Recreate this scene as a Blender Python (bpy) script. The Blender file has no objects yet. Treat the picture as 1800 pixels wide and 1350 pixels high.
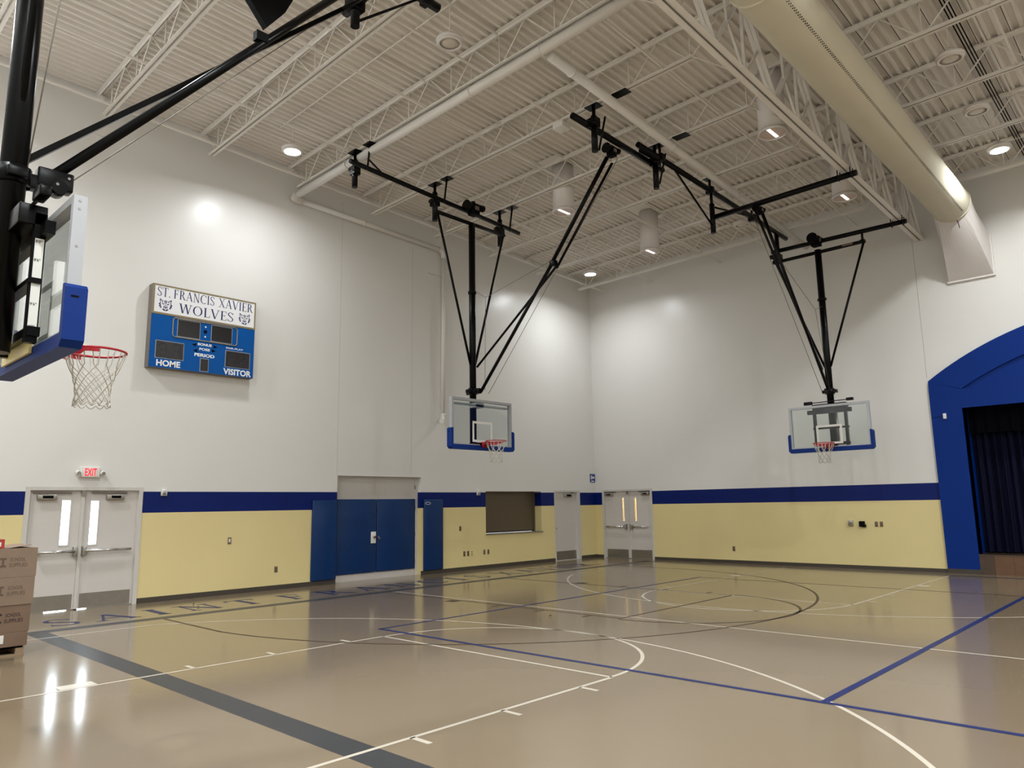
import bpy, bmesh, math, random
from mathutils import Vector, Matrix
random.seed(4)
SC = bpy.context.scene
COL = SC.collection
PI = math.pi

# ---------------------------------------------------------------- camera
CAMP = (15.2646, -20.1709, 1.7391)
YAW, PITCH, ROLL, FPX = -0.75704, 0.16300, -0.01600, 1297.93
def cam_axes():
    cy, sy, cp, sp = math.cos(YAW), math.sin(YAW), math.cos(PITCH), math.sin(PITCH)
    f = Vector((sy*cp, cy*cp, sp)); r = Vector((cy, -sy, 0)); u = r.cross(f)
    c, s = math.cos(ROLL), math.sin(ROLL)
    return c*r + s*u, -s*r + c*u, f
cd = bpy.data.cameras.new('camera'); cam = bpy.data.objects.new('camera', cd); COL.objects.link(cam)
r_, u_, f_ = cam_axes()
M = Matrix(((r_.x, u_.x, -f_.x, CAMP[0]), (r_.y, u_.y, -f_.y, CAMP[1]), (r_.z, u_.z, -f_.z, CAMP[2]), (0, 0, 0, 1)))
cam.matrix_world = M
cd.sensor_fit = 'HORIZONTAL'; cd.sensor_width = 36.0; cd.lens = FPX/1800*36; cd.clip_start = 0.05; cd.clip_end = 300
SC.camera = cam

# ---------------------------------------------------------------- world, exposure
W = bpy.data.worlds.new('sky'); SC.world = W; W.use_nodes = True
bg = W.node_tree.nodes['Background']; bg.inputs[0].default_value = (0.86, 0.93, 1.0, 1); bg.inputs[1].default_value = 9.0
SC.view_settings.view_transform = 'Standard'; SC.view_settings.look = 'None'
SC.view_settings.gamma = 1.0; SC.view_settings.use_curve_mapping = False
SC.view_settings.exposure = 0.3
LAMP = 210.0          # watts of a lit high bay lamp

# ---------------------------------------------------------------- materials
def lin(c):
    out = []
    for v in c:
        v /= 255.0
        out.append(v/12.92 if v <= 0.04045 else ((v+0.055)/1.055)**2.4)
    return tuple(out) + (1.0,)
MATS = {}
def mat(name, rgb, rough=0.5, metal=0.0, spec=0.5, var=0.0, vscale=3.0, bump=0.0, bscale=40.0, coat=0.0, rvar=0.0):
    m = bpy.data.materials.new(name); m.use_nodes = True
    nt = m.node_tree; b = nt.nodes['Principled BSDF']; c = lin(rgb)
    b.inputs['Base Color'].default_value = c; b.inputs['Roughness'].default_value = rough
    b.inputs['Metallic'].default_value = metal; b.inputs['Specular IOR Level'].default_value = spec
    if coat: b.inputs['Coat Weight'].default_value = coat; b.inputs['Coat Roughness'].default_value = 0.12
    geo = nt.nodes.new('ShaderNodeNewGeometry')
    if var:
        n = nt.nodes.new('ShaderNodeTexNoise'); n.inputs['Scale'].default_value = vscale; n.inputs['Detail'].default_value = 5
        nt.links.new(geo.outputs['Position'], n.inputs['Vector'])
        mx = nt.nodes.new('ShaderNodeMixRGB'); mx.inputs[1].default_value = tuple(v*(1-var) for v in c[:3])+(1,)
        mx.inputs[2].default_value = tuple(min(1, v*(1+var)) for v in c[:3])+(1,)
        nt.links.new(n.outputs['Fac'], mx.inputs[0]); nt.links.new(mx.outputs[0], b.inputs['Base Color'])
    if rvar:
        n = nt.nodes.new('ShaderNodeTexNoise'); n.inputs['Scale'].default_value = 1.3; n.inputs['Detail'].default_value = 6
        nt.links.new(geo.outputs['Position'], n.inputs['Vector'])
        mr = nt.nodes.new('ShaderNodeMapRange'); mr.inputs['To Min'].default_value = rough-rvar; mr.inputs['To Max'].default_value = rough+rvar
        nt.links.new(n.outputs['Fac'], mr.inputs['Value']); nt.links.new(mr.outputs[0], b.inputs['Roughness'])
    if bump:
        n = nt.nodes.new('ShaderNodeTexNoise'); n.inputs['Scale'].default_value = bscale; n.inputs['Detail'].default_value = 3
        nt.links.new(geo.outputs['Position'], n.inputs['Vector'])
        bp = nt.nodes.new('ShaderNodeBump'); bp.inputs['Strength'].default_value = bump; bp.inputs['Distance'].default_value = 0.01
        nt.links.new(n.outputs['Fac'], bp.inputs['Height']); nt.links.new(bp.outputs[0], b.inputs['Normal'])
    MATS[name] = m
    return m
def emit(name, rgb, strength):
    m = bpy.data.materials.new(name); m.use_nodes = True; nt = m.node_tree
    nt.nodes.remove(nt.nodes['Principled BSDF'])
    e = nt.nodes.new('ShaderNodeEmission'); e.inputs[0].default_value = lin(rgb); e.inputs[1].default_value = strength
    nt.links.new(e.outputs[0], nt.nodes['Material Output'].inputs[0]); MATS[name] = m
    return m
def glass(name, tint, refl=0.035):
    m = bpy.data.materials.new(name); m.use_nodes = True; nt = m.node_tree
    nt.nodes.remove(nt.nodes['Principled BSDF'])
    t = nt.nodes.new('ShaderNodeBsdfTransparent'); t.inputs[0].default_value = tint
    g = nt.nodes.new('ShaderNodeBsdfGlossy'); g.inputs['Roughness'].default_value = 0.02
    lw = nt.nodes.new('ShaderNodeLayerWeight'); pw = nt.nodes.new('ShaderNodeMath'); pw.operation = 'POWER'; pw.inputs[1].default_value = 4.0
    ad = nt.nodes.new('ShaderNodeMath'); ad.operation = 'MULTIPLY_ADD'; ad.inputs[1].default_value = 0.8; ad.inputs[2].default_value = refl
    nt.links.new(lw.outputs['Facing'], pw.inputs[0]); nt.links.new(pw.outputs[0], ad.inputs[0])
    mx = nt.nodes.new('ShaderNodeMixShader')
    nt.links.new(ad.outputs[0], mx.inputs[0]); nt.links.new(t.outputs[0], mx.inputs[1]); nt.links.new(g.outputs[0], mx.inputs[2])
    nt.links.new(mx.outputs[0], nt.nodes['Material Output'].inputs[0]); MATS[name] = m
    return m
wall_white = mat('wall_white', (226, 224, 220), 0.29, spec=0.32, var=0.025, vscale=0.8, bump=0.2, bscale=3.5)
wall_blue = mat('wall_blue', (3, 28, 98), 0.45, spec=0.2, var=0.06, vscale=1.5, bump=0.08, bscale=8)
wall_yellow = mat('wall_yellow', (226, 209, 152), 0.36, var=0.03, vscale=1.2, bump=0.08, bscale=8)
FLOOR_R = 0.13
floor_m = mat('floor_tan', (125, 110, 89), FLOOR_R, spec=0.42, var=0.06, vscale=0.7, bump=0.012, bscale=7, rvar=0.03)
line_white = mat('line_white', (196, 187, 171), 0.25, spec=0.3, var=0.05, vscale=4)
line_dark = mat('line_dark', (70, 57, 43), 0.4, spec=0.12, var=0.1, vscale=4)
line_blue = mat('line_blue', (30, 42, 90), 0.4, spec=0.12, var=0.08, vscale=4)
line_border = mat('line_border', (58, 59, 61), 0.36, spec=0.15, var=0.08, vscale=3)
base_m = mat('rubber_base', (66, 59, 51), 0.5, var=0.05)
paint_c = mat('ceiling_paint', (236, 231, 224), 0.6, spec=0.3, var=0.05, vscale=1.5)
deck_m = mat('deck_paint', (234, 228, 220), 0.65, spec=0.3, var=0.05, vscale=0.6)
seam_m = mat('deck_seam', (30, 26, 23), 0.8)
pipe_m = mat('pipe_paint', (230, 226, 220), 0.4, var=0.03)
fabric_m = mat('duct_fabric', (214, 207, 186), 0.85, spec=0.2, var=0.06, vscale=1.2, bump=0.25, bscale=3)
sheet_m = mat('sheet_metal_white', (226, 220, 216), 0.35, var=0.03)
black_m = mat('black_steel', (5, 5, 6), 0.28, spec=0.16, var=0.15, vscale=10)
blackmatte = mat('black_matte', (4, 4, 5), 0.6, spec=0.1, var=0.1)
steel_m = mat('brushed_steel', (172, 168, 162), 0.34, metal=0.9, var=0.08, vscale=20)
alu_m = mat('board_frame_grey', (176, 178, 182), 0.4, metal=0.3, var=0.04)
chrome_m = mat('chrome', (210, 210, 210), 0.16, metal=1.0)
door_m = mat('door_grey_paint', (206, 200, 194), 0.42, var=0.02, bump=0.04)
dframe_m = mat('door_frame_paint', (204, 200, 194), 0.4, var=0.02)
kick_m = mat('kick_plate_steel', (150, 145, 138), 0.32, metal=0.8, var=0.15, vscale=9)
closer_m = mat('closer_bronze', (120, 112, 104), 0.4, metal=0.5)
pad_m = mat('vinyl_pad_blue', (1, 46, 98), 0.34, spec=0.35, var=0.08, vscale=2.5, bump=0.12, bscale=5)
hooppad_m = mat('hoop_pad_blue', (2, 44, 118), 0.5, spec=0.2, var=0.06)
rim_m = mat('rim_red', (168, 18, 34), 0.34, var=0.05)
cord_m = mat('net_cord', (190, 184, 172), 0.8, var=0.08)
sb_blue = mat('scoreboard_blue', (0, 82, 158), 0.45, spec=0.2, var=0.03)
sb_white = mat('scoreboard_white', (238, 238, 240), 0.4, var=0.01)
sb_gold = mat('scoreboard_gold', (150, 136, 104), 0.4, metal=0.3)
navy_ink = mat('navy_ink', (22, 32, 92), 0.5, var=0.05)
white_ink = mat('white_ink', (242, 242, 242), 0.5, var=0.01)
disp_m = mat('display_dark', (26, 24, 26), 0.25, var=0.15, vscale=20)
seg_m = mat('display_segment', (38, 34, 36), 0.3)
shutter_m = mat('shutter_bronze', (108, 96, 78), 0.45, metal=0.25, var=0.05)
plate_m = mat('plate_steel', (128, 112, 92), 0.4, metal=0.4, var=0.05)
ivory_m = mat('ivory_plastic', (232, 214, 150), 0.4)
whitepl_m = mat('white_plastic', (226, 224, 218), 0.4, var=0.02)
card_m = mat('cardboard', (134, 114, 96), 0.75, var=0.10, vscale=7, bump=0.1, bscale=20)
card2_m = mat('cardboard_reddish', (120, 97, 80), 0.75, var=0.10, vscale=7, bump=0.1, bscale=20)
wood_m = mat('pallet_wood', (150, 128, 102), 0.8, var=0.18, vscale=12, bump=0.2, bscale=30)
ink_m = mat('box_ink', (40, 30, 28), 0.7)
fadedink_m = mat('box_ink_faded', (98, 80, 66), 0.7)
stage_blue = mat('stage_blue', (0, 44, 124), 0.5, spec=0.15, var=0.05, vscale=1.2, bump=0.06, bscale=6)
curtain_m = mat('curtain_navy', (4, 6, 36), 0.85, spec=0.2, var=0.2, vscale=6)
tile_m = mat('stage_front_tile', (104, 74, 52), 0.4, var=0.22, vscale=7)
tile_dark = mat('stage_front_tile_dark', (74, 58, 47), 0.4, var=0.2, vscale=7)
red_letter = emit('exit_red', (255, 30, 50), 1.6)
lens_on = emit('lens_lit', (248, 251, 250), 42.0)
streak_glow = emit('daylight_glow', (255, 246, 236), 3.2)
lens_off = mat('lens_unlit', (214, 204, 190), 0.3)
drum_in = mat('drum_inside', (206, 186, 176), 0.3, spec=0.5)
board_glass = glass('board_glass', (0.90, 0.93, 0.92, 1))
door_glass = glass('door_glass', (0.93, 0.96, 0.96, 1))
hall_m = mat('hall_wall', (240, 228, 204), 0.6)
tube_on = emit('hall_lamp', (255, 232, 196), 42.0)
sign_blue = mat('sign_blue', (22, 44, 122), 0.4)
redbox_m = mat('red_box_print', (168, 52, 44), 0.6)

# ---------------------------------------------------------------- mesh builder
def ident(p): return Vector(p)
def on_left(p): return Vector((p[1], p[0], p[2]))        # (along, out, up) on the left wall
def on_back(p): return Vector((p[0], -p[1], p[2]))       # the same on the back wall
RA, RB = 0.016, -0.032                                   # fall of the roof
def roof(p): return Vector((p[0], p[1], p[2] + RA*p[0] + RB*p[1]))
LOC = {}
class B:
    def __init__(s, T=ident): s.v = []; s.f = []; s.m = []; s.sm = []; s.T = T
    def add(s, verts, faces, mi=0, smooth=False):
        o = len(s.v); s.v += [s.T(p) for p in verts]
        for f in faces: s.f.append([o+i for i in f]); s.m.append(mi); s.sm.append(smooth)
        return s
    def box(s, a0, a1, b0, b1, c0, c1, mi=0):
        vs = [(a, b, c) for a in (a0, a1) for b in (b0, b1) for c in (c0, c1)]
        return s.add(vs, [(0,1,3,2),(4,6,7,5),(0,4,5,1),(2,3,7,6),(0,2,6,4),(1,5,7,3)], mi)
    def rbox(s, a0, a1, b0, b1, c0, c1, r=0.02, mi=0):
        """box whose eight corners are chamfered"""
        bm = bmesh.new(); bmesh.ops.create_cube(bm, size=1)
        for v in bm.verts:
            v.co = Vector(((a0+a1)/2+v.co.x*(a1-a0), (b0+b1)/2+v.co.y*(b1-b0), (c0+c1)/2+v.co.z*(c1-c0)))
        bmesh.ops.bevel(bm, geom=bm.edges[:], offset=r, segments=3, affect='EDGES', profile=0.5)
        bm.verts.index_update()
        s.add([v.co[:] for v in bm.verts], [[v.index for v in f.verts] for f in bm.faces], mi, True); bm.free(); return s
    def cyl(s, p, q, r, n=12, r2=None, mi=0, caps=True):
        p, q = Vector(p), Vector(q); d = (q-p).normalized(); r2 = r if r2 is None else r2
        a = d.orthogonal().normalized(); b = d.cross(a); vs = []
        for P, R in ((p, r), (q, r2)):
            for i in range(n):
                t = 2*PI*i/n; vs.append(P + (a*math.cos(t) + b*math.sin(t))*R)
        s.add(vs, [(i, (i+1) % n, n+(i+1) % n, n+i) for i in range(n)], mi, True)
        if caps: s.add(vs, [list(range(n))[::-1], list(range(n, 2*n))], mi)
        return s
    def tube(s, pts, r, n=8, mi=0, closed=False, flat=None):
        pts = [Vector(p) for p in pts]; k = len(pts); vs = []; a = None
        for i in range(k):
            if closed: t = (pts[(i+1) % k]-pts[i-1])
            else: t = pts[min(i+1, k-1)] - pts[max(i-1, 0)]
            t = t.normalized() if t.length > 1e-9 else Vector((0, 0, 1))
            if a is None: a = t.orthogonal().normalized()
            else:
                a = a - t*a.dot(t); a = a.normalized() if a.length > 1e-6 else t.orthogonal().normalized()
            b = t.cross(a)
            for j in range(n):
                th = 2*PI*j/n; vs.append(pts[i] + (a*math.cos(th) + b*math.sin(th))*r)
        fs = []
        for i in range(k if closed else k-1):
            i2 = (i+1) % k
            for j in range(n): fs.append((i*n+j, i*n+(j+1) % n, i2*n+(j+1) % n, i2*n+j))
        s.add(vs, fs, mi, True)
        if not closed: s.add(vs, [list(range(n))[::-1], [(k-1)*n+j for j in range(n)]], mi)
        return s
    def beam(s, p, q, w, h, up=(0, 0, 1), mi=0):
        p, q = Vector(p), Vector(q); d = (q-p).normalized(); u = Vector(up); sd = d.cross(u).normalized(); u = sd.cross(d)
        vs = [P + sd*x*w/2 + u*y*h/2 for P in (p, q) for x, y in ((-1,-1),(1,-1),(1,1),(-1,1))]
        return s.add(vs, [(3,2,1,0),(4,5,6,7),(0,1,5,4),(1,2,6,5),(2,3,7,6),(3,0,4,7)], mi)
    def prism(s, poly, b0, b1, mi=0):
        """poly of (a, c) extruded along b"""
        n = len(poly); vs = [(a, b0, c) for a, c in poly] + [(a, b1, c) for a, c in poly]
        return s.add(vs, [list(range(n)), list(range(n, 2*n))[::-1]] + [(i, n+i, n+(i+1) % n, (i+1) % n) for i in range(n)], mi)
    def lathe(s, c, prof, n=20, mi=0):
        c = Vector(c); vs = []
        for r, z in prof:
            for i in range(n): vs.append(c + Vector((r*math.cos(2*PI*i/n), r*math.sin(2*PI*i/n), z)))
        fs = [(k*n+i, k*n+(i+1) % n, (k+1)*n+(i+1) % n, (k+1)*n+i) for k in range(len(prof)-1) for i in range(n)]
        s.add(vs, fs, mi, True)
        for k in (() if prof[0] == prof[-1] else (0, len(prof)-1)):
            if prof[k][0] > 1e-4: s.add([vs[k*n+i] for i in range(n)], [list(range(n))], mi)
        return s
    def build(s, name, mats, parent=None, recalc=True):
        me = bpy.data.meshes.new(name)
        off = LOC.get(parent.name) if parent else None
        if off is None:
            if parent: off = Vector((0, 0, 0))
            else:
                lo = [min(v[i] for v in s.v) for i in range(3)]; hi = [max(v[i] for v in s.v) for i in range(3)]
                off = Vector(((lo[0]+hi[0])/2, (lo[1]+hi[1])/2, lo[2]))
        me.from_pydata([tuple(v-off) for v in s.v], [], s.f)
        mats = mats if isinstance(mats, (list, tuple)) else [mats]
        for m in mats: me.materials.append(m)
        for p, mi, sm in zip(me.polygons, s.m, s.sm): p.material_index = mi; p.use_smooth = sm
        bm = bmesh.new(); bm.from_mesh(me)
        bmesh.ops.remove_doubles(bm, verts=bm.verts, dist=1e-5)
        if recalc: bmesh.ops.recalc_face_normals(bm, faces=bm.faces)
        bm.to_mesh(me); bm.free()
        o = bpy.data.objects.new(name, me); COL.objects.link(o)
        if parent: o.parent = parent
        else: o.location = off
        LOC[o.name] = off
        return o
def thing(name, label, cat, loc, group=None):
    o = bpy.data.objects.new(name, None); COL.objects.link(o); o.location = loc; o.empty_display_size = 0.1
    LOC[o.name] = Vector(loc); o['label'] = label; o['category'] = cat
    if group: o['group'] = group
    return o
def tag(o, label, cat, group=None):
    o['label'] = label; o['category'] = cat
    if group: o['group'] = group
    return o
def struct(o): o['kind'] = 'structure'; return o
def dup(root, loc, label=None, group=None):
    r = root.copy(); COL.objects.link(r); r.location = loc; LOC[r.name] = Vector(loc)
    if label: r['label'] = label
    if group: r['group'] = group
    for ch in list(root.children):
        c = ch.copy(); COL.objects.link(c); c.parent = r
        for g in list(ch.children):
            d = g.copy(); COL.objects.link(d); d.parent = c
    return r

# flat letters -----------------------------------------------------------------
def text_polys(txt, bold=0.0):
    cu = bpy.data.curves.new('t', 'FONT'); cu.body = txt; cu.offset = bold; cu.resolution_u = 3
    o = bpy.data.objects.new('t', cu); COL.objects.link(o)
    dg = bpy.context.evaluated_depsgraph_get(); me = bpy.data.meshes.new_from_object(o.evaluated_get(dg))
    vs = [v.co.copy() for v in me.vertices]; fs = [list(p.vertices) for p in me.polygons]
    bpy.data.objects.remove(o); bpy.data.curves.remove(cu); bpy.data.meshes.remove(me)
    return vs, fs
def put_text(b, txt, a0, a1, c0, c1, d, bold=0.0, mi=0):
    vs, fs = text_polys(txt, bold)
    x0, x1 = min(v.x for v in vs), max(v.x for v in vs); y0, y1 = min(v.y for v in vs), max(v.y for v in vs)
    b.add([(a0+(v.x-x0)/(x1-x0)*(a1-a0), d, c0+(v.y-y0)/(y1-y0)*(c1-c0)) for v in vs], fs, mi)
# serif capitals: quads and tapering arcs on a unit-high grid
def G(ch):
    T, t, s = 0.125, 0.05, 0.045
    q = []; w = 0.7
    def R(x0, x1, y0, y1): q.append([(x0,y0),(x1,y0),(x1,y1),(x0,y1)])
    def L(x0, y0, x1, y1, th): q.append([(x0-th/2,y0),(x0+th/2,y0),(x1+th/2,y1),(x1-th/2,y1)])
    def sf(x, y, h=0.11): R(x-h, x+h, y, y+s)
    def arc(cx, cy, rx, ry, a0, a1, tx, ty, n=14):
        pts = []
        for i in range(n+1):
            a = math.radians(a0+(a1-a0)*i/n); c, d = math.cos(a), math.sin(a)
            pts.append(((cx+rx*c, cy+ry*d), (cx+(rx-tx)*c, cy+(ry-ty)*d)))
        for (p0, p1), (p2, p3) in zip(pts, pts[1:]): q.append([p0, p2, p3, p1])
    if ch == 'I': w = 0.3; R(.15-T/2,.15+T/2,0,1); sf(.15,0); sf(.15,1-s)
    elif ch == 'L': w = .58; R(.11,.11+T,0,1); sf(.17,0); sf(.17,1-s); R(.11,.56,0,s); L(.545,0,.555,.24,.04)
    elif ch in 'EF':
        w = .6; R(.11,.11+T,0,1); sf(.17,0); sf(.17,1-s); R(.11,.55,1-s,1); L(.53,.78,.54,1,.04); R(.2,.42,.5,.5+s); L(.42,.42,.42,.62,.04)
        if ch == 'E': R(.11,.57,0,s); L(.565,0,.575,.24,.04)
    elif ch == 'T': w = .68; R(.34-T/2,.34+T/2,0,1); sf(.34,0); R(.02,.66,1-s,1); L(.035,.78,.04,1,.04); L(.645,.78,.64,1,.04)
    elif ch == 'A': w = .78; L(.1,0,.39,1,t); L(.68,0,.39,1,T); R(.2,.58,.34,.34+s); sf(.1,0); sf(.68,0)
    elif ch == 'V': w = .78; L(.39,0,.1,1,T); L(.39,0,.68,1,t); sf(.1,1-s); sf(.68,1-s)
    elif ch == 'X': w = .76; L(.64,0,.12,1,T); L(.12,0,.64,1,t); sf(.12,0); sf(.64,0); sf(.12,1-s); sf(.64,1-s)
    elif ch == 'N': w = .8; R(.13,.13+t,0,1); R(.64,.64+t,0,1); L(.66,0,.15,1,T); sf(.155,0); sf(.665,1-s); sf(.12,1-s)
    elif ch == 'W': w = 1.08; L(.31,0,.1,1,T); L(.31,0,.54,1,t); L(.76,0,.54,1,T); L(.76,0,.97,1,t); sf(.1,1-s); sf(.54,1-s); sf(.97,1-s)
    elif ch == 'R':
        w = .74; R(.11,.11+T,0,1); sf(.17,0); sf(.17,1-s); R(.11,.34,1-s,1); R(.2,.36,.48,.48+s); arc(.32,.74,.24,.26,-90,90,T,s); L(.65,0,.36,.5,T); sf(.66,0,.08)
    elif ch == 'O': w = .86; arc(.43,.5,.4,.51,0,360,T,s,28)
    elif ch == 'C': w = .78; arc(.44,.5,.4,.51,48,312,T,s,22); L(.71,.7,.71,.95,.04)
    elif ch == 'S':
        w = .58; arc(.29,.745,.23,.265,25,200,.09,s); arc(.29,.255,.25,.265,-155,20,.09,s)
        q.append([(.07,.66),(.16,.72),(.52,.36),(.53,.25)]); L(.5,.78,.5,.95,.04); L(.07,.05,.07,.25,.04)
    elif ch == '.': w = .22; R(.06,.17,0,.11)
    elif ch == ' ': w = .35
    return q, w
def put_serif(b, txt, a0, a1, c0, c1, d, mi=0, gap=0.05):
    x = 0; polys = []
    for ch in txt:
        q, w = G(ch); polys += [[(x+px, py) for px, py in p] for p in q]; x += w+gap
    k = (a1-a0)/(x-gap)
    for p in polys: b.add([(a0+px*k, d, c0+py*(c1-c0)) for px, py in p], [list(range(len(p)))], mi)

# panel in (along, up) with rectangular holes, d0..d1 thick -----------------------
def holed(b, a0, a1, c0, c1, holes, d0, d1, bands=None):
    As = sorted({a0, a1} | {v for h in holes for v in h[:2] if a0 < v < a1})
    Cs = sorted({c0, c1} | {v for h in holes for v in h[2:] if c0 < v < c1} | {z for z, _ in (bands or []) if c0 < z < c1})
    def solid(i, j):
        if not (0 <= i < len(As)-1 and 0 <= j < len(Cs)-1): return False
        a, c = (As[i]+As[i+1])/2, (Cs[j]+Cs[j+1])/2
        return not any(h[0] < a < h[1] and h[2] < c < h[3] for h in holes)
    for i in range(len(As)-1):
        for j in range(len(Cs)-1):
            if not solid(i, j): continue
            x0, x1, z0, z1 = As[i], As[i+1], Cs[j], Cs[j+1]; zm = (z0+z1)/2; mi = 0
            for z, k in (bands or []):
                if zm > z: mi = k
            b.add([(x0,d1,z0),(x1,d1,z0),(x1,d1,z1),(x0,d1,z1)], [(0,1,2,3)], mi)
            b.add([(x0,d0,z0),(x1,d0,z0),(x1,d0,z1),(x0,d0,z1)], [(3,2,1,0)], mi)
            for di, dj, e in ((-1,0,((x0,z0),(x0,z1))),(1,0,((x1,z0),(x1,z1))),(0,-1,((x0,z0),(x1,z0))),(0,1,((x0,z1),(x1,z1)))):
                if not solid(i+di, j+dj):
                    (p, r), (u, v) = e
                    b.add([(p,d0,r),(u,d0,v),(u,d1,v),(p,d1,r)], [(0,1,2,3)], mi)

# =============================================================== ROOM SHELL
ZB, ZY = 2.12, 1.71
BANDS = [(-1, 0), (ZY, 1), (ZB, 2)]
WM = [wall_yellow, wall_blue, wall_white]
XR, YN = 29.0, -21.2
TOP = 11.6
fl = B(); fl.box(-0.4, XR+.3, YN-.3, 3.2, -0.2, 0.0); floor = struct(fl.build('floor', floor_m))
w = B(on_left); holed(w, YN, 0.35, 0, TOP, [(-16.54,-14.56,-1,2.2), (-10.14,-7.57,-1,2.51), (-5.19,-2.79,.95,2.15), (-2.17,-.87,-1,2.19)], -0.35, 0, BANDS)
struct(w.build('wall_left', WM))
w = B(on_back); holed(w, 0.0, XR, 0, TOP, [(.27,2.22,-1,2.2), (11.03,17.97,.45,3.87)], -0.35, 0, BANDS)
struct(w.build('wall_back', WM))
w = B(); w.T = lambda p: Vector((XR-p[1], p[0], p[2])); holed(w, YN, 0, 0, TOP, [], -.3, 0, BANDS); struct(w.build('wall_right', WM))
w = B(); w.T = lambda p: Vector((p[0], YN+p[1], p[2])); holed(w, 0, XR, 0, TOP, [], -.3, 0, BANDS); struct(w.build('wall_near', WM))
# fine joints in the panels
for i, (T, a, c0, c1) in enumerate(((on_left, -10.16, 2.52, 9.4), (on_left, -7.9, 2.6, 8.8), (on_back, 10.34, 4.7, 8.3))):
    b = B(T); b.box(a-.004, a+.004, -.001, .0015, c0, c1); struct(b.build('trim_%d' % (i+1), mat('joint%d' % i, (150, 146, 140) if i == 2 else (188, 185, 180), .7)))
# baseboards
b = B(on_left)
for a0, a1 in ((YN+.01,-16.54), (-14.56,-10.14), (-7.57,-2.17), (-.87,-.008)): b.box(a0, a1, 0, .008, 0, .10)
struct(b.build('baseboard_left', base_m))
b = B(on_back)
for a0, a1 in ((0,.27), (2.22,10.36)): b.box(a0, a1, 0, .008, 0, .09)
struct(b.build('baseboard_back', base_m))

# --------------------------------------------------------------- roof deck
P = 0.165
b = B(roof); xs = []
x = -0.3
while x < XR+.2: xs.append(x); x += P
prof = []
for x in xs: prof += [(x, 9.475), (x+.05, 9.475), (x+.066, 9.535), (x+.149, 9.535)]
n = len(prof)
vs = [(x, y, z) for y in (YN-.2, .3) for x, z in prof]
b.add(vs, [(i, i+1, n+i+1, n+i) for i in range(n-1)], 0)
vs2 = [(x, y, 9.66) for y in (YN-.2, .3) for x in (prof[0][0], prof[-1][0])]
b.add(vs2, [(0,1,3,2)], 0)
for k, x in enumerate(xs):
    if x > 10.8 and k % 3 == 0: b.box(x+.018, x+.027, YN-.1, 0, 9.470, 9.475, 1)
struct(b.build('ceiling', [deck_m, seam_m], recalc=False))

# =============================================================== COURT MARKINGS (painted parts of the floor)
Z = 0.0015
def seg(b, p, q, w):
    p, q = Vector((p[0], p[1], 0)), Vector((q[0], q[1], 0)); d = (q-p).normalized(); s = Vector((-d.y, d.x, 0))*w/2
    b.add([(v.x, v.y, b.z) for v in (p-s, q-s, q+s, p+s)], [(0,1,2,3)])
def arcl(b, c, r, a0, a1, w, n=64):
    for i in range(n):
        t0, t1 = math.radians(a0+(a1-a0)*i/n), math.radians(a0+(a1-a0)*(i+1)/n); f = lambda R, t: (c[0]+R*math.cos(t), c[1]+R*math.sin(t), b.z)
        b.add([f(r-w/2,t0), f(r+w/2,t0), f(r+w/2,t1), f(r-w/2,t1)], [(0,1,2,3)])
def LB(z): b = B(); b.z = z; return b
lw_, LX, RX = .043, 6.72, 10.55
# grey-blue border
b = LB(.0006); seg(b, (2.22,-16.815), (26.8,-16.815), .27); seg(b, (2.355,-16.68), (2.355,-.62), .27); seg(b, (2.22,-.70), (26.8,-.70), .16)
b.build('border_line', line_border, floor)
# white main court
b = LB(.0012)
for yb, sg in ((-16.68-1.6, 1), (-.78, -1)):
    yf = -13.77 if sg > 0 else -6.94
    for x, o in ((LX,-1), (RX,1)):
        seg(b, (x, yb), (x, yf), lw_)
        yk = [(-17.34,-17.68), (-16.36,), (-15.37,), (-14.3,)] if sg > 0 else [(-3.15,-3.42), (-4.35,), (-5.34,), (-6.35,)]
        for k in yk:
            if len(k) == 2: seg(b, (x+o*.13, k[0]), (x+o*.13, k[1]), .2)
            else: seg(b, (x, k[0]), (x+o*.22, k[0]), .05)
    seg(b, (LX, yf), (RX, yf), lw_)
    cy = yf if sg > 0 else -6.9
    arcl(b, ((LX+RX)/2, cy), 1.9, 0 if sg > 0 else 180, 180 if sg > 0 else 360, lw_)
arcl(b, (8.6,-18.1), 6.2, 26, 154, lw_, 90); seg(b, (3.03,-15.38), (3.03,-20.5), lw_); seg(b, (14.17,-15.38), (14.17,-20.5), lw_)
arcl(b, (8.64,-2.51), 6.1, 206, 334, lw_, 90); seg(b, (3.16,-5.18), (3.16,-.8), lw_); seg(b, (14.12,-5.18), (14.12,-.8), lw_)
seg(b, (2.5,-10.32), (26.8,-10.16), lw_)
b.build('white_court_line', line_white, floor)
# dark side court
b = LB(.0018)
for y in (-10.5, -6.9): seg(b, (2.49, y), (8.34, y), lw_)
seg(b, (8.34,-10.5), (8.34,-6.9), lw_)
for x in (5.78, 6.8, 7.79): seg(b, (x,-10.5), (x,-10.74), .05); seg(b, (x,-6.9), (x,-6.66), .05)
seg(b, (4.65,-10.52), (4.65,-10.74), .24); seg(b, (4.65,-6.88), (4.65,-6.66), .24)
arcl(b, (8.36,-8.7), 1.88, -90, 90, lw_); arcl(b, (3.87,-8.72), 6.33, -84, 84, lw_, 90)
seg(b, (2.49,-15.02), (4.53,-15.02), lw_); seg(b, (2.49,-2.42), (4.53,-2.42), lw_); seg(b, (6.1,-4.15), (26,-3.95), .04)
b.build('dark_court_line', line_dark, floor)
# blue volleyball court
b = LB(.0024)
seg(b, (6.15,-13.42), (26,-13.3), .07); seg(b, (6.18,-13.42), (6.12,-4.15), .055); seg(b, (12.53,-13.34), (12.53,-4.1), .075); seg(b, (12.53,-4.1), (12.53,-.8), .05)
b.build('blue_court_line', line_blue, floor)
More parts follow.
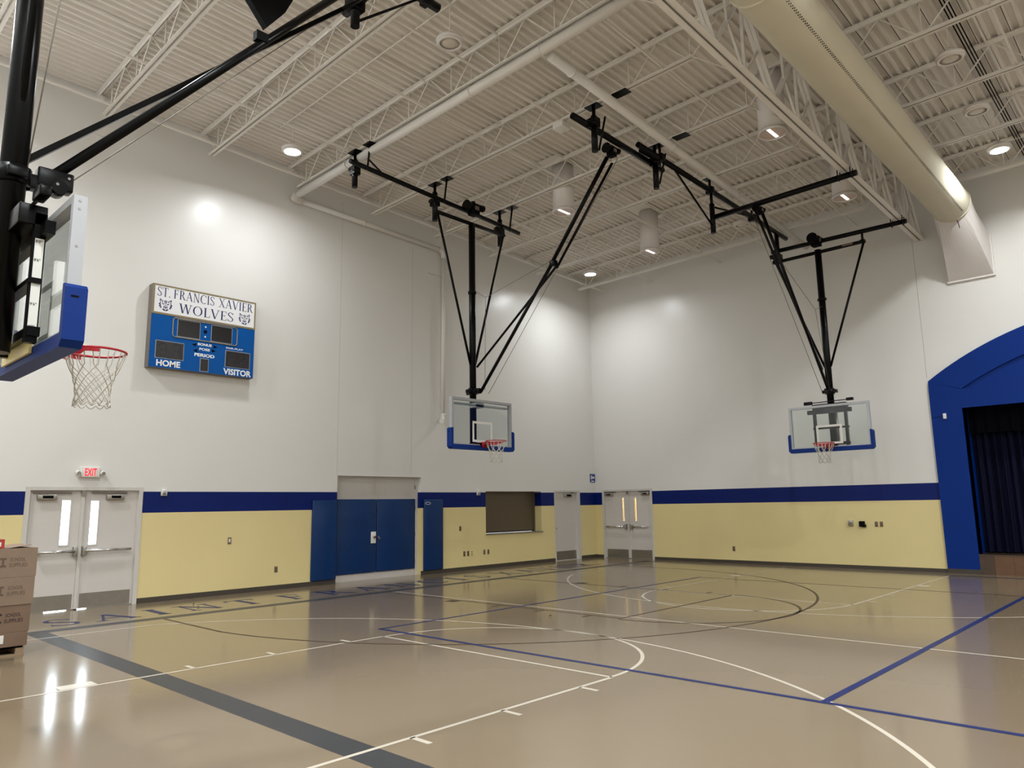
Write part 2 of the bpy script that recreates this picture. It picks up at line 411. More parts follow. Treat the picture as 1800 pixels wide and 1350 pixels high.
# lettering between border and left wall, read from the court
b = B(lambda p: Vector((p[2], p[0], .002)))
for ch, y in zip('SAINTFRANCISXAVIER', (-16.25,-15.5,-14.77,-14.02,-13.12,-12.1,-11.2,-10.3,-9.4,-8.5,-7.75,-7.02,-6.0,-5.15,-4.4,-3.8,-3.3,-2.7)):
    q, wd = G(ch); k = .86 if ch not in 'I' else 1.0
    for p in q: b.add([(y+(px-wd/2)*k, 0, 1.92-py*.8) for px, py in p], [list(range(len(p)))])
b.build('floor_lettering', line_blue, floor)

# =============================================================== DOORS AND OPENINGS
def panic_bar(T, leaf, a0, a1, z, latch_a):
    b = B(T); b.cyl((a0, .085, z), (a1, .085, z), .025, 12); b.rbox(min(a0, a1)-.01, min(a0, a1)+.05, 0, .1, z-.03, z+.03, .008); b.build('push_bar', chrome_m, leaf)
    b = B(T); b.rbox(latch_a-.035, latch_a+.035, -.02, .1, z-.085, z+.085, .012); b.build('latch_case', steel_m, leaf)
def closer(T, leaf, a0, a1, z0, z1, arm0, arm1):
    b = B(T); b.rbox(a0, a1, -.02, .07, z0, z1, .012); o = b.build('door_closer', steel_m, leaf)
    b = B(T); b.box(a0+.08, a1-.06, .07, .073, z0+.025, z1-.02); b.build('closer_label', blackmatte, leaf)
    b = B(T); b.beam((arm0, .03, z1+.035), (arm1, .03, z1+.03), .02, .025); b.build('closer_arm', closer_m, leaf)
def double_door(name, T, A, head, mull, lites, bars, closers, dd, lever=False):
    """A = opening a0, a1; dd = depth of the leaf face behind the wall face"""
    a0, a1 = A
    f = B(T); jw = .075
    f.box(a0, a0+jw, -.18, .012, 0, head); f.box(a1-jw, a1, -.18, .012, 0, head); f.box(a0+jw, a1-jw, -.18, .012, head-.06, head)
    root = struct(f.build(name, dframe_m))
    m = B(T); m.box(mull-.028, mull+.028, -.14, -.02, .0, head-.06); m.build('mullion', dframe_m, root)
    m = B(T); m.box(mull-.035, mull+.035, -.02, .0, head-.16, head-.06); m.build('mullion_bracket', kick_m, root)
    for k, (l0, l1) in enumerate(((a0+jw+.004, mull-.03), (mull+.03, a1-jw-.004))):
        T2 = (lambda p, T=T: T((p[0], p[1]-dd, p[2])))
        b = B(T2); h = lites[k]; holed(b, l0, l1, .0155, head-.055, [h], -.045, 0); leaf = b.build('door_leaf', door_m, root)
        b = B(T2); b.box(h[0], h[1], -.028, -.018, h[2], h[3]); b.build('glass_lite', door_glass, leaf)
        b = B(T2); holed(b, h[0]-.02, h[1]+.02, h[2]-.02, h[3]+.02, [h], 0, .008); b.build('lite_frame', dframe_m, leaf)
        b = B(T2); b.box(l0+.03, l1-.03, 0, .003, .02, .28); b.build('kick_plate', kick_m, leaf)
        panic_bar(T2, leaf, *bars[k]); closer(T2, leaf, *closers[k])
    return root
d1 = double_door('door_1', on_left, (-16.54,-14.56), 2.2, -15.6,
    [(-15.935,-15.80,1.16,1.96), (-15.455,-15.325,1.15,1.945)],
    [(-16.30,-15.69,1.04,-15.68), (-14.73,-15.53,1.04,-15.53)],
    [(-16.35,-16.04,1.97,2.065,-16.41,-15.80), (-15.21,-14.90,1.97,2.065,-15.46,-14.84)], .05)
b = B(on_left)
for a0, a1 in ((-16.46,-16.1), (-15.74,-15.575), (-15.41,-14.64)): b.box(a0, a1, -.12, -.02, 0, .016)
b.build('threshold', kick_m, d1)
d4 = double_door('door_2', on_back, (.27,2.22), 2.2, 1.27,
    [(1.03,1.10,1.18,1.93), (1.50,1.585,1.18,1.92)],
    [(.42,1.10,1.0,1.17), (2.04,1.42,1.0,1.40)],
    [(.40,.68,2.0,2.085,.38,.8), (1.8,2.1,2.0,2.085,1.7,2.1)], .05)
b = B(on_back); b.box(.36, 2.14, -.12, -.02, 0, .016); b.build('threshold', kick_m, d4)
# hall behind the far door, lit by its own lamp
b = B(); b.box(-.5, 3.2, 2.9, 3.0, 0, 2.7); b.box(-.5, -.4, .36, 2.9, 0, 2.7); b.box(3.1, 3.2, .36, 2.9, 0, 2.7); b.box(-.5, 3.2, .36, 3.0, 2.7, 2.8)
struct(b.build('wall_hall', hall_m))
tl = B(); tl.box(.6, 2.0, 1.5, 1.8, 2.62, 2.69); tag(tl.build('hall_ceiling_light', tube_on), 'bright warm hall ceiling light glowing behind glass of far double doors', 'light')
# tall recessed storage doors with pads
T = on_left
f = B(T); f.box(-10.14,-10.06,-.2,-.16+.02,0,2.51); f.box(-7.66,-7.57,-.2,-.14,0,2.51); f.box(-10.06,-7.66,-.2,-.14,2.45,2.51)
d2 = struct(f.build('door_3', dframe_m))
for l0, l1 in ((-10.065,-8.902), (-8.901,-7.655)):
    b = B(T); b.box(l0, l1, -.205, -.165, .0, 2.452); leaf = b.build('door_leaf', door_m, d2)
    b = B(T); b.rbox(l0+.015, l1-.008, -.165, -.11, .17, 1.95, .02); b.build('blue_pad', pad_m, leaf)
    if l1 > -8:
        for z in (.35, 1.05, 1.7, 2.25): h = B(T); h.cyl((-7.665,-.13,z-.05), (-7.665,-.13,z+.05), .012, 8); h.build('hinge', closer_m, leaf)
b = B(T); b.rbox(-9.07,-8.92,-.115,-.1,.87,1.15,.006); lp = b.build('lock_plate', whitepl_m, d2)
b = B(T); b.cyl((-8.99,-.1,1.02), (-8.99,-.05,1.02), .035, 14); b.build('door_knob', chrome_m, lp)
b = B(T); b.beam((-8.86,-.1,1.03), (-8.83,-.06,.97), .012, .03); b.build('pull_handle', chrome_m, d2)
# serving window with roll down shutter
f = B(T); f.box(-5.19,-2.74,-.34,.03,.915,.95); win = struct(f.build('window_1', steel_m))
b = B(T)
for k in range(24): z = .99+k*.0455; b.box(-5.19,-2.79,-.33,-.30,z,z+.043); b.box(-5.19,-2.79,-.33,-.306,z+.043,z+.0456)
b.build('roll_shutter', shutter_m, win)
b = B(T); b.box(-5.19,-2.79,-.32,-.27,.955,.99); b.build('shutter_bottom_bar', blackmatte, win)
b = B(T); b.box(-5.19,-5.13,-.345,-.26,.95,2.15); b.box(-2.84,-2.79,-.345,-.26,.95,2.15); b.box(-5.13,-2.84,-.345,-.26,2.08,2.15); b.build('shutter_guide', shutter_m, win)
# narrow single door
f = B(T); f.box(-2.17,-2.12,-.16,.012,0,2.19); f.box(-1.02,-.87,-.16,.012,0,2.19); f.box(-2.12,-1.02,-.16,.012,2.13,2.19)
d3 = struct(f.build('door_4', dframe_m))
b = B(T); b.box(-2.121,-1.018,-.11,-.06,.0,2.132); leaf = b.build('door_leaf', door_m, d3)
b = B(T); b.box(-2.09,-1.05,-.06,-.057,.02,.29); b.build('kick_plate', kick_m, leaf)
closer(lambda p: on_left((p[0], p[1]-.06, p[2])), leaf, -1.62,-1.26,1.97,2.08,-1.3,-1.1)
b = B(T); b.cyl((-2.05,-.06,1.0), (-2.05,-.02,1.0), .025, 10); b.build('door_knob', chrome_m, leaf)

# wall pads beside the padded doors
for a0, a1, lab in ((-10.82,-10.16,'tall dark blue vinyl wall pad left of the padded double doors'), (-7.50,-6.84,'tall narrow dark blue vinyl wall pad right of the padded doors')):
    b = B(T); b.rbox(a0, a1, 0.001, .06, .105, 1.93, .02); o = tag(b.build('wall_pad', pad_m), lab, 'wall pad')
    if a0 > -9:
        e = B(T); pts = [(a0+.12+.09*math.cos(t*PI/10), .062, 1.83+.03*math.sin(t*PI/10)) for t in range(20)]; e.tube(pts, .006, 6, closed=True)
        o.parent = None; x = e.build('oval_badge', whitepl_m, o)

# =============================================================== STAGE
b = B(on_back)
CX, CZ, RO, RI = 14.5, -1.07, 7.01, 6.40
def arc_pts(R, a0, a1, n=40):
    t0, t1 = math.acos((a0-CX)/R), math.acos((a1-CX)/R)
    return [(CX+R*math.cos(t0+(t1-t0)*i/n), CZ+R*math.sin(t0+(t1-t0)*i/n)) for i in range(n+1)]
# surround: two legs and an arched head with a sunk arched panel
out = arc_pts(RO, 10.37, 18.63); inn = arc_pts(RI, 11.05, 17.95)
b.box(10.36, 11.03, 0, .06, .105, 3.87); b.box(17.97, 18.64, 0, .06, .105, 3.87)
b.box(10.36, 18.64, 0, .06, 3.87, 4.33)
k = len(out)
for i in range(k-1):
    p = [out[i], out[i+1], inn[i+1], inn[i]]; b.prism(p, 0, .06)
b.prism([(10.36,4.33), (11.05,4.33), out[0]], 0, .06); b.prism([(17.95,4.33), (18.64,4.33), out[-1]], 0, .06)
pr = struct(b.build('trim_4', stage_blue))
b = B(on_back); b.prism([(11.05,4.33)]+inn+[(17.95,4.33)], .0, .004); b.build('sunk_arch_panel', stage_blue, pr)
b = B(on_back); b.box(10.36, 11.03, 0, .062, 0, .105); b.box(17.97, 18.64, 0, .062, 0, .105); b.build('plinth', base_m, pr)
b = B(on_back)
for z in (1.08, 1.5): b.box(10.36, 11.03, .0602, .0608, z-.002, z+.002)
b.build('panel_joint', mat('stage_joint', (2, 26, 80), .6), pr)
# inside of the opening, stage front and floor
b = B(on_back); b.box(11.0, 11.03, -1.6, -.0, .45, 3.9); b.box(17.97, 18.0, -1.6, -.0, .45, 3.9); b.box(11.0, 18.0, -1.6, 0, 3.87, 3.9); b.box(10.9, 18.1, -1.7, -1.6, 0, 4.0)
struct(b.build('trim_5', stage_blue))
b = B(on_back); b.box(11.03, 17.97, -1.6, .0, .40, .45, 1)
x = 11.03; k = 0
while x < 17.9:
    wd = .30 if k == 0 else .38; b.box(x, min(x+wd-.004, 17.97), -.02, .045, 0, .43, 1 if k in (0,) else 0); x += wd; k += 1
b.box(11.03, 17.97, -.05, .055, .43, .455, 1)
struct(b.build('trim_6', [tile_m, tile_dark]))
# curtain: pleated cloth
b = B(); pts = []; nx = 620
for i in range(nx+1):
    x = 11.034+6.932*i/nx; y = .62 + .075*math.sin(i*.42) + .03*math.sin(i*.97+1.3); pts.append((x, y))
n = len(pts); rows = [.48, 1.6, 2.6, 3.34]
vs = [(x, y*(1 if r < 3 else 1)+(.0 if r < 3 else .0), z) for r, z in enumerate(rows) for x, y in pts]
b.add(vs, [(r*n+i, r*n+i+1, (r+1)*n+i+1, (r+1)*n+i) for r in range(len(rows)-1) for i in range(n-1)], 0, True)
cur = thing('stage_curtain', 'dark navy pleated stage curtain drawn across the blue arched stage opening', 'curtain', (14.5, .62, .48))
b.build('curtain_cloth', curtain_m, cur, recalc=False)
b = B(); pts = [(11.034+6.932*i/200, .42+.03*math.sin(i*.9)) for i in range(201)]; n = len(pts)
b.add([(x, y, z) for z in (3.28, 3.87) for x, y in pts], [(i, i+1, n+i+1, n+i) for i in range(n-1)], 0, True); b.build('valance', mat('valance_dark', (3, 3, 12), .9, spec=.1), cur, recalc=False)
b = B(); b.cyl((11.06,.62,3.38), (17.94,.62,3.38), .02, 8); b.build('curtain_track', blackmatte, cur)
b = B(on_back); b.rbox(10.62, 10.69, .061, .10, 3.64, 3.77, .008); ob = thing('thermostat', 'small white control box on blue stage pillar', 'thermostat', (10.655,-.06,3.64)); b.build('case', whitepl_m, ob)
b = B(on_back); b.box(10.37, 10.62, .061, .072, 3.70, 3.715); b.build('conduit', stage_blue, ob)

# =============================================================== WALL FITTINGS
def wall_plate(T, a0, a1, z0, z1, label, m=plate_m, kind='outlet', name='wall_outlet', cat='outlet'):
    loc = T(((a0+a1)/2, 0, z0)); o = thing(name, label, cat, loc)
    b = B(T); b.rbox(a0, a1, .0005, .008, z0, z1, .003); b.build('cover_plate', m, o)
    b = B(T); c = (a0+a1)/2; h = z1-z0
    if kind == 'outlet':
        for z in (z0+h*.3, z0+h*.7):
            b = B(T); b.rbox(c-.017, c+.017, .006, .012, z-.016, z+.016, .003); b.build('receptacle', mat_brown, o)
    else:
        b.rbox(c-.018, c+.018, .006, .014, z0+h*.25, z0+h*.75, .003); b.build('rocker', whitepl_m, o)
mat_brown = mat('receptacle_brown', (92, 66, 48), .4)
wall_plate(on_left, -12.80,-12.72,1.03,1.17, 'steel light switch plate with white rocker at mid height on the yellow wall', kind='switch', name='light_switch', cat='switch')
wall_plate(on_left, -11.71,-11.63,.37,.5, 'brown outlet plate low on yellow wall left of the blue pads')
wall_plate(on_left, -6.22,-6.14,1.07,1.2, 'brown plate at mid height on yellow wall left of the serving window')
wall_plate(on_left, -6.07,-5.99,.38,.52, 'leftmost of the low brown outlets below the serving window')
wall_plate(on_left, -5.93,-5.85,.38,.52, 'brown outlet just left of the ivory one below the serving window')
wall_plate(on_left, -5.79,-5.71,.38,.53, 'pale ivory outlet in the row below the serving window', m=ivory_m)
wall_plate(on_left, -5.30,-5.23,.39,.52, 'brown outlet just right of the ivory one, left of a pair')
wall_plate(on_left, -5.14,-5.07,.39,.52, 'rightmost of the low brown outlets below the serving window')
wall_plate(on_back, 4.86,4.94,.34,.48, 'lone brown outlet low on the yellow back wall')
wall_plate(on_back, 8.80,8.88,1.06,1.19, 'brown outlet just right of black box on the back wall')
wall_plate(on_back, 8.92,9.00,1.06,1.19, 'brown outlet nearest the stage on the yellow back wall')
o = thing('control_box', 'small grey metal box left of black box on back wall', 'box', (8.22,0,1.08))
b = B(on_back); b.rbox(8.17,8.28,.0005,.06,1.08,1.22,.006); b.build('housing', steel_m, o)
b = B(on_back); b.box(8.19,8.26,.06,.063,1.12,1.18); b.build('front_panel', plate_m, o)
o = thing('card_reader', 'black boxy reader jutting from the yellow back wall', 'box', (8.5,0,1.04))
b = B(on_back); b.rbox(8.44,8.57,.0005,.09,1.06,1.20,.012); b.build('housing', blackmatte, o)
b = B(on_back); b.rbox(8.50,8.60,.02,.07,1.05,1.12,.01); b.build('handle', black_m, o)
# fire alarm strobes
for a, lab in ((-14.17,'white fire alarm strobe on blue band right of the exit doors'), (-5.50,'white fire alarm strobe on blue band left of serving window')):
    o = thing('alarm_strobe', lab, 'alarm', (0, a, 2.04))
    b = B(on_left); b.rbox(a-.055, a+.055, .0005, .05, 2.04, 2.16, .008); b.build('housing', whitepl_m, o)
    b = B(on_left); b.rbox(a-.03, a+.03, .045, .07, 2.10, 2.15, .01); b.build('strobe_lens', mat('strobe%d' % int(-a), (200, 200, 196), .15), o)
    b = B(on_left); b.box(a-.035, a+.035, .05, .053, 2.05, 2.09); b.build('sounder_grille', closer_m, o)
    b = B(on_left); b.box(a-.06, a+.06, .0005, .03, 2.16, 2.175); b.build('mount_bracket', whitepl_m, o)
# exit sign
o = thing('exit_sign', 'glowing red exit sign with twin lamp heads above the left double doors', 'sign', (0,-15.54,2.38))
b = B(on_left); b.rbox(-15.70,-15.38,.0005,.07,2.38,2.575,.01); b.build('housing', whitepl_m, o)
b = B(on_left); put_text(b, 'EXIT', -15.635,-15.435,2.405,2.545,.072, .015); b.build('exit_letters', red_letter, o, recalc=False)
for a in (-15.745,-15.33):
    b = B(on_left); b.cyl((a,.03,2.465), (a,.11,2.45), .045, 14, r2=.04); h = b.build('lamp_head', whitepl_m, o)
    b = B(on_left); b.cyl((a,.11,2.45), (a,.114,2.449), .034, 14); b.build('lamp_lens', chrome_m, h)
b = B(on_left); b.cyl((-15.74,.035,2.465), (-15.34,.035,2.465), .014, 8); b.build('lamp_arm', whitepl_m, o)
# restroom sign
o = thing('restroom_sign', 'small square blue sign with white figures high by the room corner', 'sign', (0,-.12,2.46))
b = B(on_left); b.box(-.29,.0-.02,.0005,.012,2.46,2.74); b.build('panel', sign_blue, o)
b = B(on_left)
for a in (-.235,-.185): b.cyl((a,.013,2.69), (a,.0135,2.69), .014, 10); b.box(a-.016,a+.016,.0125,.0135,2.56,2.67)
b.box(-.15,-.10,.0125,.0135,2.59,2.65); b.add([(-.10,.0135,2.57),(-.10,.0135,2.67),(-.06,.0135,2.62)], [(0,1,2)]); b.box(-.24,-.08,.0125,.0135,2.485,2.515)
b.build('pictogram', white_ink, o)

# =============================================================== SCOREBOARD
T = on_left; D = .2
o = thing('scoreboard', 'blue and white school scoreboard hung high on the left wall', 'scoreboard', (0,-13.59,4.57))
b = B(T); b.box(-14.695,-12.49,.0,D-.004,4.57,6.28); b.build('cabinet', [mat('cabinet_grey', (112, 104, 96), .5, metal=.2)], o)
b = B(T); b.box(-14.69,-12.495,D-.004,D,4.575,5.655); face = b.build('blue_face', sb_blue, o)
b = B(T); b.box(-14.66,-12.515,D-.004,D,5.70,6.25); hd = b.build('header_panel', sb_white, o)
b = B(T); b.box(-14.695,-14.655,D-.004,D+.006,5.66,6.28); b.box(-12.52,-12.49,D-.004,D+.006,5.66,6.28); b.box(-14.655,-12.52,D-.004,D+.006,6.25,6.28); b.box(-14.655,-12.52,D-.004,D+.006,5.66,5.70)
b.build('gold_trim', sb_gold, o)
for wd, a0, a1 in (('ST.',-14.61,-14.345), ('FRANCIS',-14.285,-13.425), ('XAVIER',-13.335,-12.56)):
    b = B(T); put_serif(b, wd, a0, a1, 6.035, 6.225, D+.0015); b.build('name_lettering', navy_ink, hd)
b = B(T); put_serif(b, 'WOLVES', -14.16,-12.99,5.755,5.955,D+.0015); b.build('team_lettering', navy_ink, hd)
# wolf head emblem
def wolf(b, a, z, w, h, d):
    def P(pts, mi=0): b.add([(a+x*w, d, z+y*h) for x, y in pts], [list(range(len(pts)))], mi)
    for s in (-1, 1):
        Q = lambda pts: P([(.5+s*x, y) for x, y in pts][::s])
        Q([(.14,.80),(.42,1.0),(.38,.66),(.33,.64),(.36,.88),(.2,.77)])        # ear
        Q([(.36,.68),(.50,.50),(.40,.48),(.47,.33),(.36,.34),(.38,.2),(.26,.24),(.30,.34),(.34,.5)])   # cheek ruff
        Q([(.02,.92),(.10,.82),(.05,.60),(.02,.62)])                               # brow
        Q([(.08,.58),(.26,.66),(.24,.58),(.12,.52)])                               # eye
        Q([(.06,.48),(.12,.44),(.15,.26),(.10,.22),(.09,.36)])                     # muzzle
        Q([(.14,.74),(.28,.76),(.22,.70)])
        Q([(.02,.14),(.18,.19),(.22,.12),(.10,.04),(.02,.0)])                      # chin
    P([(.42,.34),(.58,.34),(.55,.25),(.5,.21),(.45,.25)]); P([(.485,.62),(.515,.62),(.52,.36),(.48,.36)])
for a in (-14.575,-12.885):
    b = B(T); wolf(b, a, 5.735, .285, .255, D+.0015); b.build('wolf_emblem', navy_ink, hd, recalc=False)
# displays
def display(a0, a1, z0, z1, segs):
    b = B(T); b.box(a0-.012, a1+.012, D, D+.0015, z0-.012, z1+.012); fr = b.build('display_border', alu_m, o)
    b = B(T); b.box(a0, a1, D+.0015, D+.006, z0, z1); b.build('display_screen', disp_m, fr)
    if segs:
        b = B(T); wd = (a1-a0)/2; h = z1-z0; e = D+.0072
        for k in range(2):
            c = a0+wd*(k+.5); x0, x1 = c-wd*.24, c+wd*.24
            for zz in (.15, .5, .85): b.box(x0+.015, x1-.015, D+.006, e, z0+h*zz-.012, z0+h*zz+.012)
            for zz in (.18, .53):
                for x in (x0, x1): b.box(x-.012, x+.012, D+.006, e, z0+h*zz, z0+h*(zz+.29))
        b.build('digit_segments', seg_m, fr)
display(-14.16,-13.71,5.27,5.61,False); display(-13.455,-13.015,5.27,5.605,False)
display(-14.57,-14.025,4.775,5.115,True); display(-13.125,-12.59,4.765,5.105,True); display(-13.66,-13.50,4.605,4.86,False)
b = B(T); rr = []
for cx, cz, t0 in ((-12.95,5.575,0), (-14.2,5.575,90), (-14.2,5.30,180), (-12.95,5.30,270)):
    for i in range(7): t = math.radians(t0+15*i); rr.append((cx+.06*math.cos(t), D+.003, cz+.06*math.sin(t)))
b.tube(rr, .011, 6, closed=True); b.build('clock_outline', sb_gold, o)
b = B(T)
for z in (5.547, 5.337): b.cyl((-13.589, D, z), (-13.589, D+.002, z), .018, 14)
b.build('clock_dot', white_ink, o)
b = B(T); b.box(-13.625,-13.555,D,D+.002,5.41,5.475); b.build('indicator_light', blackmatte, o)
for nm, a0, a1, z0, z1, bo in (('BONUS',-13.735,-13.44,5.135,5.19,.035), ('POSS',-13.70,-13.475,5.035,5.09,.035), ('PERIOD',-13.795,-13.37,4.90,4.97,.035), ('HOME',-14.545,-14.07,4.605,4.735,.035), ('VISITOR',-13.165,-12.54,4.59,4.725,.035), ('FAIR-PLAY',-13.125,-12.74,5.152,5.188,.025)):
    b = B(T); put_text(b, nm, a0, a1, z0, z1, D+.0015, bo); b.build(nm.lower().replace('fair-play', 'maker')+'_lettering', white_ink, o, recalc=False)
b = B(T)
for a, z, s in ((-13.77,5.137,-1), (-13.40,5.147,1), (-13.74,5.017,-1), (-13.435,5.057,1)): b.add([(a, D+.0015, z-.035), (a, D+.0015, z+.035), (a+s*.09, D+.0015, z)], [(0,1,2)])
b.build('arrow_mark', blackmatte, o, recalc=False)

# =============================================================== ROOF STEEL
JY = [-1.15,-3.25,-5.36,-7.46,-9.57,-11.67,-13.78,-15.88,-17.98]
ORD = ['first','second','third','fourth','fifth','sixth','seventh','eighth','ninth']
def joist(x0, x1, bx0, bx1, name, label, y):
    """open web joist built at y = 0 under the sloping deck"""
    S = lambda p: Vector((p[0], p[1], p[2]+RA*p[0]))
    root = thing(name, label, 'joist', (0, 0, 0))
    for dy in (-1, 1):
        b = B(S); b.prism([(x0,9.465),(x1,9.465),(x1,9.455),(x0,9.455)], dy*.012, dy*.075); b.prism([(x0,9.465),(x1,9.465),(x1,9.40),(x0,9.40)], dy*.012, dy*.02); b.build('top_chord', paint_c, root)
        b = B(S); b.prism([(bx0,8.80),(bx1,8.80),(bx1,8.81),(bx0,8.81)], dy*.012, dy*.07); b.prism([(bx0,8.80),(bx1,8.80),(bx1,8.865),(bx0,8.865)], dy*.012, dy*.02); b.build('bottom_chord', paint_c, root)
    pts = []; k = 0; zt, zb = 9.43, 8.835
    base = x0+.13
    while True:
        t = base+1.26*k; m = t+.63
        if t > x1-.1: break
        pts.append((t, 0, zt))
        if m+.06 < min(x1, bx1+.05): pts += [(m-.07, 0, zb), (m+.07, 0, zb)]
        k += 1
    b = B(S); b.tube(pts, .016, 6); b.build('web_rod', paint_c, root)
    for i in range(k):
        m = base+1.26*i+.63
        if m < bx1: b = B(S); b.cyl((m, 0, zb), (m, 0, zt), .012, 6); b.build('web_post', paint_c, root)
    return root
jl = joist(0.0, 10.45, .45, 9.62, 'roof_joist', '', 0)
s = B(lambda p: Vector((p[0], p[1], p[2]+RA*p[0]))); s.beam((9.6,0,8.83), (10.46,0,8.12), .05, .008); s.build('knee_strut', paint_c, jl)
b = B(lambda p: Vector((p[0], p[1], p[2]+RA*p[0]))); b.box(-.0,.12,-.07,.07,9.38,9.40); b.build('bearing_plate', paint_c, jl)
jr = joist(10.62, 18.4, 11.3, 17.7, 'roof_joist', '', 0)
for i, y in enumerate(JY):
    loc = (0, y, RB*y); lab = '%s white open web joist from the back wall, left of the girder' % ORD[i]
    if i == 0: jl.location = loc; jl['label'] = lab; jl['group'] = 'roof joists left of the girder'
    else: dup(jl, loc, lab, 'roof joists left of the girder')
    if i < 6:
        lab = '%s white open web joist from the back wall, beyond the duct' % ORD[i]
        if i == 0: jr.location = loc; jr['label'] = lab; jr['group'] = 'roof joists right of the girder'
        else: dup(jr, loc, lab, 'roof joists right of the girder')
# bracket under the near joist end at the wall
b = B(on_left); b.prism([(-15.98,9.32),(-15.60,9.32),(-15.55,9.17),(-15.70,9.17),(-15.72,9.10),(-16.02,9.10)], .0005, .05)
tag(b.build('joist_bracket', pipe_m), 'white steel bracket on left wall under the eighth joist end', 'bracket')
# joist girder
g = thing('joist_girder', 'heavy white lattice girder running to the back wall beside the duct', 'girder', (10.53, -10, 8.0))
for dx in (-1, 1):
    b = B(roof); x = 10.535
    b.prism([(x+dx*.012, 8.02),(x+dx*.115, 8.02),(x+dx*.115, 8.032),(x+dx*.012, 8.032)], YN+.05, -.02)
    b.prism([(x+dx*.012, 8.02),(x+dx*.024, 8.02),(x+dx*.024, 8.13),(x+dx*.012, 8.13)], YN+.05, -.02); b.build('bottom_chord', paint_c, g)
    b = B(roof); b.prism([(x+dx*.012, 9.40),(x+dx*.115, 9.40),(x+dx*.115, 9.388),(x+dx*.012, 9.388)], YN+.05, -.02)
    b.prism([(x+dx*.012, 9.40),(x+dx*.024, 9.40),(x+dx*.024, 9.29),(x+dx*.012, 9.29)], YN+.05, -.02); b.build('top_chord', paint_c, g)
yb = [-.1-2.105*k for k in range(11)]
for k in range(len(JY)):
    y = JY[k]
    for s in (-1, 1):
        b = B(roof)
        for dx in (-.03, .03): b.beam((10.535+dx, y+s*1.05, 8.06), (10.535+dx, y+s*.06, 9.36), .012, .075, up=(1, 0, 0))
        b.build('web_diagonal', paint_c, g)
    b = B(roof); b.beam((10.535, y, 9.37), (10.535, y, 8.06), .05, .05, up=(1,0,0)); b.build('web_post', paint_c, g)
    for s in (-1, 1):
        b = B(roof); b.beam((10.535, y+s*.53, 8.70), (10.535, y+s*.60, 9.37), .04, .04, up=(1,0,0)); b.build('web_post', paint_c, g)
        b = B(roof); b.beam((10.535, y+s*.50, 8.72), (10.535, y+s*.02, 8.06), .04, .04, up=(1,0,0)); b.build('web_strut', paint_c, g)
# bridging lines
for i, (x, h, y0, lab) in enumerate(((.86,8.85,-18.2,'thin white bridging rail at joist bottoms nearest the left wall'), (2.65,8.85,-18.2,'thin white bridging rail second out from the left wall, at joist bottoms'),
      (2.65,9.43,-18.2,'thin white bridging rail high under deck, second line from left wall'), (5.09,8.85,-18.2,'thin white bridging rail at joist bottoms midway over the left bay'),
      (5.05,9.43,-18.2,'thin white bridging rail high under deck midway over the left bay'), (7.02,9.43,-14.5,'thin white bridging rail high under deck above the unlit lamps'), (6.68,8.85,-14.5,'thin white bridging rail at joist bottoms just left of the ceiling drain pipe'),
      (9.06,8.85,-14.5,'thin white bridging rail at joist bottoms nearest the girder'), (13.6,8.85,-9.5,'white bridging rail at joist bottoms beyond the duct'), (13.2,9.43,-9.5,'white bridging rail high under deck beyond the duct'))):
    b = B(roof); b.beam((x, y0, h), (x, -.03, h), .025, .025); b.beam((x+.012, y0, h+.012), (x+.012, -.03, h+.012), .004, .03)
    tag(b.build('bridging_rail', paint_c), lab, 'rail', 'bridging rails between the joists')
# cable bundle beyond the duct
b = B(roof)
for dx in (0, .05, .1): b.tube([(12.9+dx, -9.5, 9.42), (12.9+dx, -5.4, 9.40), (12.9+dx, -.1, 9.42)], .012, 6)
tag(b.build('cable_bundle', blackmatte), 'dark cable bundle along the deck beyond the duct', 'cable')
# conduits carrying the lamps
for y, x0, x1, lab in ((-12.8,1.6,9.9,'thin white conduit under the deck carrying the nearer lamps'), (-2.6,1.6,9.9,'thin white conduit under the deck carrying the lamps by back wall')):
    b = B(roof); b.cyl((x0, y, 9.40), (x1, y, 9.40), .014, 8)
    for x in (x0, (x0+x1)/2, x1): b.cyl((x, y, 9.40), (x, y, 9.475), .012, 6)
    tag(b.build('conduit', paint_c), lab, 'conduit')

# =============================================================== DRAIN PIPES
o = thing('roof_drain_pipe', 'thick white drain pipe from the ceiling to the left wall corner and down', 'pipe', (.12,-6.85,4.0))
def y1(x): return 9.05+.0175*x
b = B(); b.cyl((.22,-11.63,y1(.22)), (10.3,-11.63,y1(10.3)), .085, 18); b.build('ceiling_run', pipe_m, o)
b = B(); b.tube([(.25,-11.63,9.05), (.15,-11.60,9.05), (.115,-11.52,9.045), (.11,-11.40,9.04)], .095, 16); b.build('corner_elbow', pipe_m, o)
b = B(); b.cyl((.10,-11.42,9.04), (.10,-7.0,8.90), .066, 16); b.build('wall_run', pipe_m, o)
b = B(); b.tube([(.10,-7.05,8.90), (.10,-6.93,8.88), (.10,-6.88,8.80), (.10,-6.87,8.68)], .072, 14); b.build('wall_elbow', pipe_m, o)
b = B(); b.cyl((.10,-6.87,8.7), (.10,-6.89,4.2), .053, 14); b.build('downpipe', pipe_m, o)
b = B(); b.tube([(.10,-6.89,4.22), (.11,-6.90,4.14), (.16,-6.97,4.06), (.24,-7.06,4.02)], .066, 14); b.cyl((.10,-6.89,4.16), (.10,-6.89,4.24), .072, 14); b.build('outlet_elbow', pipe_m, o)
for x in (.42,): b = B(); b.lathe((0,0,0), [(0.0001,0)], 3) if False else None
